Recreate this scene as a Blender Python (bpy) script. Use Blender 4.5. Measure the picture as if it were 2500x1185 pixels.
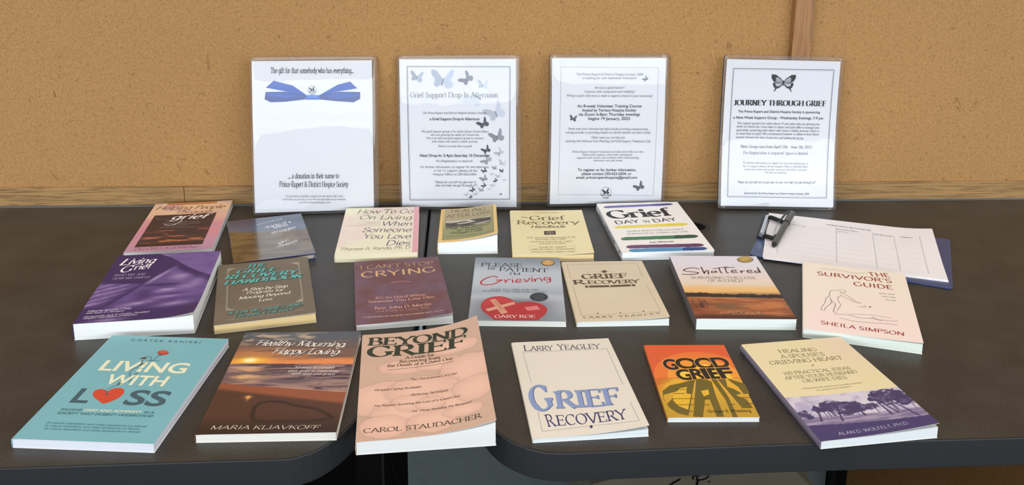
import bpy, math, random
import numpy as np
from mathutils import Matrix, Vector
from mathutils.geometry import tessellate_polygon
for o in list(bpy.data.objects): bpy.data.objects.remove(o, do_unlink=True)
SC = bpy.context.scene
COL = SC.collection
TZ = 0.74                      # table top height (m); positions below are mm on the table plane

# ---------------- camera ----------------
CAM_F, CAM_PITCH, CAM_ROLL, CAM_H, CAM_CY, CAM_YAW = 2243.261, 0.23497, 0.008789, 609.346, -351.871, -0.055649
def make_camera():
    cp, sp = math.cos(CAM_PITCH), math.sin(CAM_PITCH)
    r = Vector((1, 0, 0)); fw = Vector((0, cp, -sp)); up = Vector((0, sp, cp))
    cr, sr = math.cos(CAM_ROLL), math.sin(CAM_ROLL)
    r2 = r*cr + up*sr; u2 = up*cr - r*sr
    R = Matrix.Rotation(CAM_YAW, 3, 'Z')
    r2, u2, f2 = R @ r2, R @ u2, R @ fw
    m = Matrix((r2, u2, -f2)).transposed().to_4x4()
    m.translation = Vector((0, 0, TZ + CAM_H/1000))
    cd = bpy.data.cameras.new('camera'); c = bpy.data.objects.new('camera', cd); COL.objects.link(c)
    cd.sensor_width = 36; cd.sensor_fit = 'HORIZONTAL'; cd.lens = CAM_F/2500*36
    cd.shift_y = CAM_CY/2500; cd.clip_start = 0.02
    c.matrix_world = m
    SC.camera = c
make_camera()

# ---------------- world: daylight through the big window behind the viewer, dim room elsewhere ----------------
SKY, ROOM, HILL, CEIL = 15.0, 0.55, 0.9, 2.4
RIDGE = 0.03
W = bpy.data.worlds.new('daylight'); SC.world = W; W.use_nodes = True
def make_world():
    nt = W.node_tree; nt.nodes.clear(); N = nt.nodes.new; L = nt.links.new
    out = N('ShaderNodeOutputWorld'); bg = N('ShaderNodeBackground'); L(bg.outputs[0], out.inputs[0])
    tc = N('ShaderNodeTexCoord'); sep = N('ShaderNodeSeparateXYZ'); L(tc.outputs['Generated'], sep.inputs[0])
    def M(op, a, b=None, c=None):
        n = N('ShaderNodeMath'); n.operation = op
        for i, v in enumerate((a, b, c)):
            if v is None: continue
            if isinstance(v, (int, float)): n.inputs[i].default_value = v
            else: L(v, n.inputs[i])
        return n.outputs[0]
    def ramp(v, lo, hi):
        n = N('ShaderNodeMapRange'); n.interpolation_type = 'SMOOTHSTEP'
        n.inputs[1].default_value = lo; n.inputs[2].default_value = hi; L(v, n.inputs[0]); return n.outputs[0]
    def mix(f, a, b):
        n = N('ShaderNodeMix'); n.data_type = 'RGBA'; L(f, n.inputs[0])
        for i, v in ((6, a), (7, b)):
            if isinstance(v, tuple): n.inputs[i].default_value = (*v, 1)
            else: L(v, n.inputs[i])
        return n.outputs[2]
    x, y, z = sep.outputs
    # ridge of far hills: elevation varies with azimuth
    nz = N('ShaderNodeTexNoise'); nz.inputs['Scale'].default_value = 9; nz.inputs['Detail'].default_value = 6
    comb = N('ShaderNodeCombineXYZ'); L(x, comb.inputs[0]); L(comb.outputs[0], nz.inputs['Vector'])
    hill = M('EXPONENT', M('MULTIPLY', M('POWER', M('DIVIDE', M('SUBTRACT', x, 0.03), 0.12), 2.0), -1.0))
    ridge = M('MULTIPLY_ADD', nz.outputs[0], 0.03, M('MULTIPLY_ADD', hill, 0.07, RIDGE - 0.015))
    isky = ramp(M('SUBTRACT', z, ridge), 0.0, 0.006)
    cl = N('ShaderNodeTexNoise'); cl.inputs['Scale'].default_value = 5; cl.inputs['Detail'].default_value = 5
    mp = N('ShaderNodeMapping'); mp.inputs['Scale'].default_value = (1, 1, 4); L(tc.outputs['Generated'], mp.inputs[0]); L(mp.outputs[0], cl.inputs['Vector'])
    cloud = ramp(cl.outputs[0], 0.38, 0.68)
    sky = mix(cloud, (SKY*0.70, SKY*0.80, SKY*0.92), (SKY*1.03, SKY*1.05, SKY*1.06))
    hills = (HILL*0.55, HILL*0.72, HILL*0.85)
    view = mix(isky, hills, sky)
    room = mix(ramp(z, 0.35, 0.75), (ROOM*0.8, ROOM*0.78, ROOM*0.74), (CEIL*1.0, CEIL, CEIL*0.98))   # walls, and the lit ceiling above
    # window opening: |azimuth| < ~60 deg around -Y, from -8 to +13.5 deg elevation
    az = M('DIVIDE', M('ABSOLUTE', x), M('MAXIMUM', M('MULTIPLY', y, -1.0), 0.001))
    inaz = M('MULTIPLY', M('LESS_THAN', az, 1.7), M('LESS_THAN', y, 0.0))
    inel = M('MULTIPLY', M('GREATER_THAN', z, -0.14), M('LESS_THAN', z, 0.235))
    col = mix(M('MULTIPLY', inaz, inel), room, view)
    L(col, bg.inputs[0]); bg.inputs[1].default_value = 1.0
make_world()
SC.view_settings.view_transform = 'Standard'; SC.view_settings.look = 'None'
SC.view_settings.gamma = 1.0; SC.view_settings.use_curve_mapping = False
SC.view_settings.exposure = -0.62

# ---------------- measured layout (mm) and printed matter ----------------
POSE={'pink': [-493.44229, 1550.4506, 0.09292, 139.84561, 232.24077, 11.08517], 'tracks': [-329.23088, 1490.67841, 0.28668, 128.78831, 193.01123, 10.90512], 'purple': [-455.05293, 1277.98452, 0.09015, 156.32666, 231.41342, 23.9562], 'brown': [-295.09696, 1281.59815, 0.21614, 137.5703, 206.9135, 12.81266], 'howto': [-144.25653, 1512.16423, 0.03248, 134.23023, 214.84692, 14.09039], 'afterloss': [9.54888, 1509.69595, -0.01757, 100.08987, 158.06612, 20.54003], 'cream': [151.13179, 1500.15085, -0.02945, 133.47083, 208.50749, 10.54707], 'daybyday': [333.98951, 1513.42738, 0.03627, 155.10554, 233.86827, 14.4171], 'cantstop': [-94.14559, 1285.71807, 0.12298, 135.48158, 218.61709, 8.15526], 'patient': [82.28169, 1282.77436, -0.06236, 137.30179, 219.91239, 8.20643], 'beige': [224.08855, 1271.57796, -0.00237, 131.20703, 206.81391, 7.77562], 'shattered': [399.22009, 1260.81421, -0.05194, 140.5354, 219.13955, 16.45136], 'survivor': [576.76499, 1212.08365, -0.35032, 152.38695, 236.73321, 13.56898], 'teal': [-401.57872, 1022.82889, -0.10077, 158.23454, 233.93848, 11.13085], 'sunset': [-217.20598, 1031.36005, -0.01002, 154.71518, 233.97763, 10.14213], 'beyond': [-49.092, 1011.21699, 0.07266, 152.9028, 240.84442, 16.04599], 'blue': [136.16712, 1011.95991, 0.05498, 131.81735, 218.14814, 5.46129], 'goodgrief': [291.18418, 1016.39444, -0.03335, 107.39453, 169.45761, 5.96036], 'spouse': [450.93021, 991.58762, 0.1094, 141.71337, 218.55597, 9.88781]}
SHEET={'s1': [-272.99, 1622.36, 0.09, 0.175, -0.011], 's2': [-6.38, 1636.8, -0.086, 0.12, 0.018], 's3': [272.87, 1649.3, 0.049, 0.085, -0.01], 's4': [596.5, 1619.5, -0.018, 0.15, -0.02]}
LIFT={'pink': (2, 0, 3, 0, 1, 1), 'cantstop': (0, 8, 3, 0, 1, 1), 'brown': (0, 2.5, 3, 0, 1, 1), 'beige': (0, 6, 3, 0, 1, 1), 'cream': (1, 4.5, 3, 0, 1, 1), 'blue': (0, 9, 2.5, 0, 1, 1), 'spouse': (0, 9, 2, 0, 1, 1), 'beyond': (20, 16, 3, 0, 1, 1), 'afterloss': (10, 17, 2, 0, 1, 1), 'survivor': (0, 3, 2, 0, 1, 1), 'purple': (0, 1.5, 2, 6, 0.35, 0.35)}
CLIP=(663.00824, 1440.45648, -0.36701)
ART={
'pink':[
('T', 'Helping People', 7.2, 33.0, 131.0, 42.0, 21.7, 'is', '784830'),
('T', 'Through', 46.6, 56.4, 110.6, 60.7, 16.7, 'is', '784830'),
('T', 'grief', 43.5, 87.2, 114.5, 89.1, 26.5, 'ibs', 'f4ece4'),
('L',[(64.6,90.9),(63.7,100.9),(57.4,111.2),(48.6,115.6),(38.1,111.4)],1.6,'f4ece4',1),
('L',[(15.7,72.1),(21.9,81.1),(31.5,86.9),(40.7,83.6)],0.5,'b09a90',1),
('T', 'xxxxxxxxxx xxxx xxxxxx xx xxxxxxx', 38.1, 98.3, 98.4, 106.7, 5.0, 'greek', '94837c'),
('T', 'xxxxxxxxxx xxxx xxxxxx xx xxxxxxx', 34.4, 107.0, 99.0, 114.0, 4.9, 'greek', '94837c'),
('T', 'xxxxxxxxxx xxxx xxxxxx xx xxxxxxx', 47.6, 117.4, 81.4, 120.5, 4.9, 'greek', '94837c'),
('T', 'xxxxxxxxxx xxxx xxxxxx xx xxxxxxx', 34.2, 125.9, 96.0, 132.3, 4.8, 'greek', '94837c'),
('T', 'DELORES KUENNING', 14.8, 224.7, 116.0, 226.5, 12.2, 'iop', '6a4438'),
],
'tracks':[
('T', 'how to handle grief', 48.5, 35.5, 95.3, 19.3, 10.7, 'hand', 'dfe3ea'),
('T', 'tracks of a', 64.3, 55.5, 107.3, 40.6, 16.2, 'handb', 'f2f2f0'),
('T', 'fellow', 76.2, 62.2, 101.7, 53.0, 16.0, 'handb', 'f2f2f0'),
('T', 'struggler', 69.9, 85.0, 113.9, 69.8, 14.9, 'handb', 'f2f2f0'),
('L',[(55.6,51.4),(60.4,51.7),(65.3,51.7)],0.8,'f2f2f0',1),
('T', 'john', 75.9, 136.0, 94.5, 125.2, 13.2, 'handb', 'f2f2f0'),
('T', 'claypool', 73.9, 149.0, 108.6, 131.8, 13.1, 'handb', 'f2f2f0'),
],
'purple':[
('T', 'L', 10.5, 39.6, 26.3, 39.1, 27.1, 'ibs', 'f3ecec'),
('T', 'iving', 22.9, 35.5, 63.4, 35.2, 23.3, 'ibs', 'f3ecec'),
('T', 'with', 33.7, 41.9, 45.4, 39.6, 7.9, 'is', 'd8cce0'),
('T', 'G', 18.1, 66.8, 35.9, 66.1, 27.2, 'ibs', 'f3ecec'),
('T', 'rief', 36.8, 60.1, 65.0, 56.0, 22.7, 'ibs', 'f3ecec'),
('T', 'WHO WE ARE', 13.8, 80.4, 59.2, 81.2, 8.1, 'iop', 'c8bcd6'),
('T', 'HOW WE GRIEVE', 14.0, 92.2, 67.9, 93.4, 7.9, 'iop', 'c8bcd6'),
('T', 'Edited by Kenneth J. Doka', 9.2, 198.0, 66.3, 195.6, 5.8, 'ibs', 'd4c8dc'),
('T', 'and Joyce D. Davidson', 9.1, 203.5, 58.0, 202.1, 5.2, 'ibs', 'd4c8dc'),
('T', 'Foreword by Jack D. Gordon, President', 9.1, 214.6, 93.7, 209.7, 5.2, 'ibs', 'd4c8dc'),
('T', 'Hospice Foundation of America', 9.4, 219.5, 78.3, 216.2, 5.1, 'ibs', 'd4c8dc'),
],
'brown':[
('L',[(75.9,17.7),(122.8,18.3),(121.4,165.0),(15.3,164.7),(14.8,17.1),(45.6,17.9)],0.8,'92887a',0),
('L',[(122.2,18.2),(121.4,165.0)],2.2,'92887a',0),
('L',[(14.8,17.1),(16.3,165.0)],2.2,'92887a',0),
('P',[(122.9,17.1),(108.8,17.5),(115.3,23.1),(122.8,31.1)],'a09684'),
('P',[(14.8,16.2),(15.1,29.8),(19.5,22.5),(27.0,18.2)],'a09684'),
('P',[(15.4,165.4),(15.2,152.6),(20.1,159.7),(28.1,164.1)],'a09684'),
('P',[(121.4,165.0),(121.6,152.7),(116.7,157.3),(110.3,163.8)],'a09684'),
('T', 'THE', 45.5, 23.8, 74.0, 24.7, 15.8, 'ifat', '232a26'),
('T', 'THE', 44.5, 21.9, 73.0, 22.7, 15.9, 'ifat', '55b0aa'),
('T', 'GRIEF', 28.3, 40.9, 91.1, 45.7, 16.3, 'ifat', '232a26'),
('T', 'GRIEF', 27.3, 39.0, 90.2, 43.8, 16.3, 'ifat', '55b0aa'),
('T', 'RECOVERY', 11.8, 58.4, 122.7, 64.5, 16.5, 'ifat', '232a26'),
('T', 'RECOVERY', 10.8, 56.6, 121.8, 62.5, 16.5, 'ifat', '55b0aa'),
('T', 'HANDBOOK', 10.9, 79.3, 129.1, 81.2, 16.1, 'ifat', '232a26'),
('T', 'HANDBOOK', 9.9, 77.5, 128.3, 79.3, 16.1, 'ifat', '55b0aa'),
('T', 'A Step-by-Step', 37.0, 105.8, 102.6, 109.2, 11.6, 'ibs', 'eae0cc'),
('T', 'Program for', 42.7, 117.4, 97.0, 120.5, 10.1, 'ibs', 'eae0cc'),
('T', 'Moving Beyond', 32.7, 133.2, 106.4, 132.8, 10.4, 'ibs', 'eae0cc'),
('T', 'Loss', 60.5, 147.2, 79.7, 146.5, 10.2, 'ibs', 'eae0cc'),
('T', 'JOHN W. JAMES AND', 17.7, 179.8, 122.8, 178.9, 10.2, 'ifat', '2c302c'),
('T', 'JOHN W. JAMES AND', 17.1, 178.5, 122.3, 177.5, 10.3, 'ifat', '5a8f88'),
('T', 'FRANK CHERRY', 27.2, 191.7, 110.7, 190.7, 9.6, 'ifat', '2c302c'),
('T', 'FRANK CHERRY', 26.6, 190.4, 110.1, 189.3, 9.6, 'ifat', '5a8f88'),
('T', 'xxxxxxx xxxxxxxx xxx xxxx xxxxxxxxxxx xxx xxxx xxxxxxxx', 15.6, 195.5, 122.5, 192.6, 2.7, 'greek', 'b4a898'),
],
'howto':[
('T', 'How To Go', 23.0, 29.4, 123.5, 33.5, 24.9, 'iop2', '5e6850'),
('T', 'On Living', 28.4, 58.8, 122.1, 64.8, 23.3, 'iop2', '5e6850'),
('T', 'When', 70.4, 92.5, 122.1, 95.1, 23.2, 'iop2', '584c6a'),
('T', 'Someone', 37.9, 120.2, 122.1, 125.0, 23.7, 'iop2', '584c6a'),
('T', 'You Love', 41.9, 150.5, 122.0, 154.4, 24.2, 'iop2', '584c6a'),
('T', 'Dies', 81.5, 182.0, 120.8, 183.4, 23.9, 'iop2', '584c6a'),
('T', 'Therese A. Rando, Ph. D', 8.0, 200.0, 121.2, 198.7, 13.5, 'iop2', '6c6c4c'),
('T', 'xxxxx xxxxxxxx xxxx xxxxxx xxxxx', 30.7, 71.8, 66.3, 73.3, 2.8, 'greek', 'b09ca0'),
('T', 'xxxxx xxxxxxxx xxxx xxxxxx xxxxx', 39.9, 77.3, 64.6, 78.5, 2.8, 'greek', 'b09ca0'),
('T', 'xxxxx xxxxxxxx xxxx xxxxxx xxxxx', 27.7, 82.1, 66.8, 83.6, 2.8, 'greek', 'b09ca0'),
('T', 'xxxxx xxxxxxxx xxxx xxxxxx xxxxx', 10.1, 89.6, 67.8, 90.6, 2.8, 'greek', 'b09ca0'),
],
'afterloss':[
('T', 'HEALING', 18.2, 17.6, 79.4, 23.9, 20.0, 'op', '58482c'),
('T', 'AFTER LOSS', 10.6, 44.2, 88.2, 45.0, 19.6, 'op', '58482c'),
('P',[(29.9,74.6),(43.7,73.7),(55.7,72.7),(43.6,66.6),(51.2,63.8),(63.9,74.5),(47.6,78.6),(31.2,78.0)],'c9c2b0'),
('P',[(51.4,83.5),(63.9,86.5),(76.4,84.9),(88.3,83.3),(88.3,87.1),(76.4,89.7),(65.2,90.0)],'c9c2b0'),
('T', 'Daily Meditations', 11.9, 100.3, 88.1, 104.2, 11.2, 'script', '3c3420'),
('T', 'for Working', 30.7, 112.3, 75.0, 115.5, 11.1, 'script', '3c3420'),
('T', 'Through Grief', 17.5, 121.5, 76.2, 126.9, 10.9, 'script', '3c3420'),
('T', 'MARTHA WHITMORE HICKMAN', 13.1, 135.8, 90.6, 143.9, 6.7, 'op', '58503a'),
('L',[(8.7,147.4),(5.3,82.3),(4.0,3.5)],0.5,'6a6038',0),
('L',[(93.1,149.6),(92.9,75.0),(93.0,1.8)],0.5,'6a6038',0),
],
'cantstop':[
('T', "I CAN'T STOP", 10.5, 32.1, 125.0, 31.8, 15.6, 'op', 'c89a6c'),
('L',[(9.9,38.8),(67.3,37.6),(125.1,36.0)],0.5,'b88a78',0),
('T', 'CRYING', 10.0, 62.9, 125.2, 62.4, 23.0, 'opb', 'd0a878'),
('L',[(54.5,88.5),(61.6,87.0),(69.5,87.1),(77.4,88.7),(84.2,92.2)],1.1,'d88a90',1),
('T', "It's So Hard When", 29.5, 141.5, 103.2, 145.6, 8.4, 'bs', 'd09a88'),
('T', 'Someone You Love Dies', 18.7, 152.3, 115.2, 157.3, 8.7, 'bs', 'd09a88'),
('L',[(7.7,161.6),(65.2,160.6),(124.9,165.8)],0.4,'a87878',0),
('T', 'Rev. John D. Martin', 26.9, 175.3, 108.3, 180.0, 9.5, 'bs', 'd09a88'),
('T', 'and Frank D. Ferris, M.D.', 28.5, 183.8, 105.6, 188.8, 5.4, 'bs', 'b98880'),
('L',[(10.4,190.2),(63.5,189.3),(123.7,195.6)],0.4,'a87878',0),
('T', 'FOREWORD BY ROBERT BUCKMAN, M.D., Ph.D.', 10.7, 198.7, 122.2, 205.0, 4.1, 'bs', 'd8b0a0'),
],
'cream':[
('T', 'Revised Edition', 45.9, 14.6, 90.0, 14.2, 5.5, 's', 'a89c78'),
('L',[(42.2,8.7),(41.1,15.9),(43.5,15.9)],0.3,'a89c78',0),
('L',[(93.6,8.3),(93.9,15.7),(91.5,15.6)],0.3,'a89c78',0),
('T', 'The', 20.2, 40.6, 31.3, 39.8, 8.8, 'is', '6a5e42'),
('T', 'Grief', 34.0, 50.3, 99.8, 50.6, 23.8, 's', '6a5e42'),
('T', 'Recovery', 10.4, 69.8, 124.3, 72.6, 20.6, 's', '6a5e42'),
('T', 'Handbook', 35.4, 88.4, 96.7, 88.3, 14.2, 'ibs', '5e523a'),
('P',[(57.1,103.6),(77.3,102.8),(76.5,120.6),(57.0,120.9)],'40302c'),
('P',[(74.2,112.5),(74.0,113.9),(73.3,115.2),(72.4,116.4),(71.2,117.3),(69.8,118.0),(68.2,118.4),(66.6,118.5),(65.0,118.3),(63.5,117.8),(62.2,116.9),(61.1,115.9),(60.3,114.6),(59.9,113.3),(59.8,111.8),(60.0,110.4),(60.7,109.0),(61.6,107.8),(62.8,106.9),(64.2,106.1),(65.8,105.7),(67.4,105.6),(69.0,105.9),(70.5,106.4),(71.9,107.3),(72.9,108.3),(73.7,109.6),(74.2,111.0)],'8a7a6c'),
('P',[(71.5,112.3),(71.4,113.1),(71.0,113.9),(70.4,114.5),(69.6,115.1),(68.8,115.5),(67.8,115.7),(66.8,115.7),(65.8,115.6),(64.8,115.3),(64.0,114.8),(63.3,114.2),(62.8,113.5),(62.5,112.7),(62.5,111.9),(62.6,111.1),(63.0,110.4),(63.6,109.7),(64.4,109.1),(65.3,108.7),(66.2,108.5),(67.2,108.5),(68.2,108.6),(69.2,108.9),(70.0,109.4),(70.7,110.0),(71.2,110.7),(71.5,111.5)],'4a3a34'),
('P',[(69.1,112.2),(69.0,112.6),(68.8,113.1),(68.6,113.4),(68.2,113.7),(67.8,114.0),(67.3,114.1),(66.9,114.1),(66.4,114.0),(66.0,113.9),(65.6,113.6),(65.3,113.3),(65.1,112.9),(64.9,112.5),(64.9,112.0),(65.0,111.6),(65.2,111.1),(65.4,110.8),(65.8,110.5),(66.2,110.2),(66.7,110.1),(67.1,110.1),(67.6,110.2),(68.0,110.3),(68.4,110.6),(68.7,110.9),(69.0,111.3),(69.1,111.7)],'a89888'),
('T', 'THE ACTION PROGRAM FOR', 25.2, 135.7, 109.1, 137.2, 5.5, 's', '7c7050'),
('T', 'MOVING BEYOND', 40.4, 144.1, 92.9, 144.5, 5.4, 's', '7c7050'),
('T', 'DEATH, DIVORCE, AND', 31.0, 154.3, 102.3, 155.3, 5.4, 's', '7c7050'),
('T', 'OTHER LOSSES', 43.8, 163.2, 89.9, 163.2, 5.3, 's', '7c7050'),
('T', 'JOHN W. JAMES', 43.8, 178.2, 90.1, 178.8, 5.2, 's', '7c7050'),
('T', 'AND RUSSELL FRIEDMAN', 30.7, 186.4, 101.9, 189.1, 5.5, 's', '7c7050'),
('T', 'Authors of When Children Grieve', 30.2, 196.2, 102.7, 199.6, 4.7, 'ibs', '7c7050'),
('L',[(41.3,170.3),(28.5,171.6),(28.8,188.6),(30.6,188.6)],0.3,'7c7050',0),
('L',[(92.8,172.3),(104.4,173.3),(104.0,191.3),(102.3,191.8)],0.3,'7c7050',0),
],
'daybyday':[
('P',[(10.1,17.8),(15.7,14.7),(20.9,13.8),(26.0,13.4),(31.0,13.6),(36.1,13.5),(41.3,12.7),(46.5,12.1),(51.5,12.3),(56.7,11.7),(61.7,11.8),(66.9,11.3),(72.0,11.3),(77.2,10.6),(82.4,10.1),(87.5,10.0),(92.8,9.4),(97.9,9.4),(103.1,8.9),(108.2,8.7),(113.5,8.1),(118.6,8.0),(123.8,7.6),(128.9,7.5),(134.2,6.9),(139.3,7.2),(143.5,10.5),(142.6,14.1),(136.6,17.5),(131.3,18.0),(126.1,18.8),(120.8,19.5),(115.6,20.1),(110.5,20.2),(105.5,19.7),(100.4,19.8),(95.2,20.5),(90.0,21.2),(84.9,21.2),(79.7,21.8),(74.7,21.8),(69.5,22.5),(64.4,22.6),(59.4,22.7),(54.3,23.0),(49.1,23.5),(44.0,23.9),(39.0,23.8),(33.8,24.6),(28.8,24.6),(23.7,25.1),(18.6,25.7),(13.7,25.1),(9.1,23.0)],'6a66a8'),
('P',[(103.1,8.9),(108.2,8.7),(113.5,8.1),(118.6,8.0),(123.8,7.6),(128.9,7.5),(134.2,6.9),(139.3,7.2),(143.5,10.5),(142.6,14.1),(136.6,17.5),(131.3,18.0),(126.1,18.8),(120.8,19.5),(115.6,20.1),(110.5,20.2),(105.5,19.7),(100.4,19.8)],'4c4a8c'),
('L',[(36.2,10.6),(88.2,0.7),(139.4,-2.6)],0.8,'c0bcd8',1),
('T', 'Grief', 8.5, 80.4, 132.3, 71.1, 44.5, 'bsn', '1c1a1e'),
('T', 'DAY', 16.5, 107.5, 60.7, 102.8, 17.7, 'opb', '1c1a1e'),
('T', 'by', 67.8, 102.5, 80.0, 101.2, 14.4, 's', '3a383c'),
('T', 'DAY', 86.5, 103.7, 130.2, 96.8, 17.9, 'opb', '1c1a1e'),
('P',[(10.0,120.3),(15.8,116.8),(21.2,115.2),(26.3,115.2),(31.3,115.3),(36.5,114.7),(41.6,114.8),(46.8,114.3),(52.0,113.7),(57.3,113.0),(62.2,113.9),(67.5,112.7),(72.6,113.1),(77.8,112.4),(82.9,112.4),(88.1,112.1),(93.3,111.9),(98.5,111.7),(103.7,111.1),(109.1,110.2),(114.2,110.2),(119.3,110.6),(124.6,109.8),(129.8,109.8),(134.9,109.9),(140.0,110.1),(144.2,113.5),(143.2,117.2),(137.0,120.8),(131.4,122.5),(126.4,122.3),(121.2,122.7),(116.0,122.9),(110.8,123.4),(105.6,123.8),(100.6,123.3),(95.3,124.3),(90.4,123.6),(84.8,125.5),(79.9,124.8),(74.7,125.2),(69.6,125.5),(64.6,125.4),(59.4,125.9),(54.3,125.9),(49.2,126.3),(44.0,126.8),(38.8,127.4),(33.8,127.5),(28.7,127.6),(23.5,128.3),(18.6,127.9),(13.5,128.1),(9.2,124.3)],'e4d25c'),
('P',[(103.7,111.1),(109.1,110.2),(114.2,110.2),(119.3,110.6),(124.6,109.8),(129.8,109.8),(134.9,109.9),(140.0,110.1),(144.2,113.5),(143.2,117.2),(137.0,120.8),(131.4,122.5),(126.4,122.3),(121.2,122.7),(116.0,122.9),(110.8,123.4),(105.6,123.8),(100.6,123.3)],'e0cc52'),
('T', 'SIMPLE PRACTICES and DAILY', 28.2, 146.2, 129.7, 141.8, 7.2, 'sans', '8a8488'),
('T', 'GUIDANCE for LIVING with LOSS', 25.3, 157.6, 134.2, 153.5, 7.1, 'sans', '8a8488'),
('P',[(10.7,173.1),(16.6,169.3),(22.1,167.8),(27.2,168.1),(32.3,168.3),(37.5,168.2),(42.7,167.8),(48.0,167.4),(53.1,167.6),(58.2,167.6),(63.4,167.5),(68.7,167.0),(74.0,166.7),(79.1,167.0),(84.4,166.5),(89.6,166.6),(94.8,166.4),(100.0,166.6),(105.3,166.1),(110.7,165.3),(115.8,165.7),(120.9,166.2),(126.4,165.1),(131.7,164.8),(136.8,165.2),(141.7,166.2),(145.7,170.6),(144.4,174.8),(137.9,179.4),(132.5,180.2),(127.3,180.4),(122.2,180.2),(116.9,180.7),(111.6,181.0),(106.6,180.7),(101.3,181.2),(96.1,181.3),(90.9,181.3),(85.8,181.3),(80.6,181.5),(75.4,181.9),(70.6,180.6),(65.2,181.6),(60.0,181.7),(54.8,181.9),(49.7,181.9),(44.7,181.5),(39.5,181.8),(34.3,182.5),(29.3,181.8),(24.1,182.5),(19.0,182.3),(13.9,182.4),(9.5,178.7)],'3d7a52'),
('P',[(105.3,166.1),(110.7,165.3),(115.8,165.7),(120.9,166.2),(126.4,165.1),(131.7,164.8),(136.8,165.2),(141.7,166.2),(145.7,170.6),(144.4,174.8),(137.9,179.4),(132.5,180.2),(127.3,180.4),(122.2,180.2),(116.9,180.7),(111.6,181.0),(106.6,180.7),(101.3,181.2)],'2c523c'),
('T', 'Jan Warner', 54.6, 197.3, 97.6, 195.3, 6.8, 'bs', '3a3840'),
('P',[(12.3,208.1),(18.0,204.7),(23.2,204.2),(28.3,203.9),(33.3,204.2),(38.5,203.7),(43.4,204.1),(48.5,204.1),(53.7,203.7),(58.6,204.4),(63.8,203.6),(68.8,204.2),(73.8,204.5),(79.0,203.8),(84.0,204.1),(89.0,204.6),(94.1,204.5),(99.4,203.8),(104.4,204.3),(109.4,204.6),(114.5,204.7),(119.6,204.4),(124.7,204.5),(130.0,203.9),(135.0,204.5),(139.8,205.4),(143.7,209.6),(142.2,214.5),(136.3,217.4),(131.0,218.0),(125.8,218.6),(120.9,217.8),(115.6,218.9),(110.7,218.1),(105.8,217.6),(100.4,218.7),(95.5,218.3),(90.4,218.5),(85.4,218.5),(80.4,218.3),(75.3,218.5),(70.4,218.0),(65.2,218.4),(60.4,217.6),(55.4,217.6),(50.4,217.4),(45.2,218.2),(40.2,218.1),(35.3,217.4),(30.2,217.8),(25.2,218.0),(20.2,217.6),(15.2,217.6),(11.2,213.3)],'6a3f68'),
('P',[(104.4,204.3),(109.4,204.6),(114.5,204.7),(119.6,204.4),(124.7,204.5),(130.0,203.9),(135.0,204.5),(139.8,205.4),(143.7,209.6),(142.2,214.5),(136.3,217.4),(131.0,218.0),(125.8,218.6),(120.9,217.8),(115.6,218.9),(110.7,218.1),(105.8,217.6),(100.4,218.7)],'5c3458'),
('P',[(13.3,223.6),(19.0,220.6),(24.3,219.8),(29.4,219.6),(34.4,219.8),(39.5,219.6),(44.6,219.2),(49.8,219.1),(54.8,219.2),(59.9,219.0),(64.9,219.4),(70.0,219.3),(75.0,219.8),(80.2,219.3),(85.2,219.8),(90.4,219.3),(95.5,219.4),(100.5,219.7),(105.5,219.9),(110.8,219.4),(115.9,219.4),(121.0,219.4),(126.1,219.6),(131.2,219.7),(136.3,219.7),(141.2,220.4),(145.1,224.5),(143.8,228.8),(137.5,232.8),(132.4,232.9),(127.2,233.4),(122.2,233.1),(116.9,234.0),(112.0,233.1),(106.9,233.3),(101.8,233.4),(96.8,233.3),(91.6,233.7),(86.6,233.7),(81.5,233.7),(76.6,233.2),(71.6,233.2),(66.5,233.5),(61.5,233.1),(56.4,233.3),(51.3,233.5),(46.4,233.0),(41.4,233.0),(36.3,233.1),(31.3,233.3),(26.2,233.7),(21.2,233.3),(16.4,232.6),(12.2,228.7)],'4f8dba'),
('P',[(105.5,219.9),(110.8,219.4),(115.9,219.4),(121.0,219.4),(126.1,219.6),(131.2,219.7),(136.3,219.7),(141.2,220.4),(145.1,224.5),(143.8,228.8),(137.5,232.8),(132.4,232.9),(127.2,233.4),(122.2,233.1),(116.9,234.0),(112.0,233.1),(106.9,233.3),(101.8,233.4)],'2c4c86'),
],
'patient':[
('T', 'PLEASE', 9.8, 35.2, 76.1, 36.0, 15.6, 's', '2c3440'),
('T', 'BE', 21.3, 47.6, 35.0, 47.9, 10.0, 's', '2c3440'),
('T', 'PATIENT', 39.2, 52.4, 116.3, 55.5, 15.9, 's', '2c3440'),
('T', "I'M", 56.4, 66.2, 73.0, 66.7, 9.7, 's', '2c3440'),
('L',[(37.7,77.0),(33.6,72.6),(25.6,75.1),(16.5,84.9),(12.6,95.9),(15.2,102.6),(23.9,103.3),(34.3,98.4),(41.4,89.5),(44.6,85.7),(35.3,86.5)],2.6,'b02030',1),
('L',[(48.6,84.0),(50.0,89.3),(50.8,94.9),(51.4,88.6),(55.3,83.8),(58.7,84.7)],2.0,'b02030',1),
('L',[(60.9,83.6),(61.4,95.2)],2.0,'b02030',0),
('P',[(61.4,77.3),(61.3,78.2),(60.9,78.8),(60.4,78.8),(60.0,78.3),(59.8,77.3),(59.9,76.4),(60.3,75.8),(60.8,75.8),(61.2,76.4)],'b02030'),
('L',[(66.0,90.7),(71.4,88.1),(74.3,84.2),(70.0,81.8),(66.3,86.6),(67.1,93.8),(75.4,91.7)],1.9,'b02030',1),
('L',[(78.7,80.0),(82.0,91.5),(88.1,76.6)],2.0,'b02030',1),
('L',[(90.8,76.5),(91.3,90.7)],2.0,'b02030',0),
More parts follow.
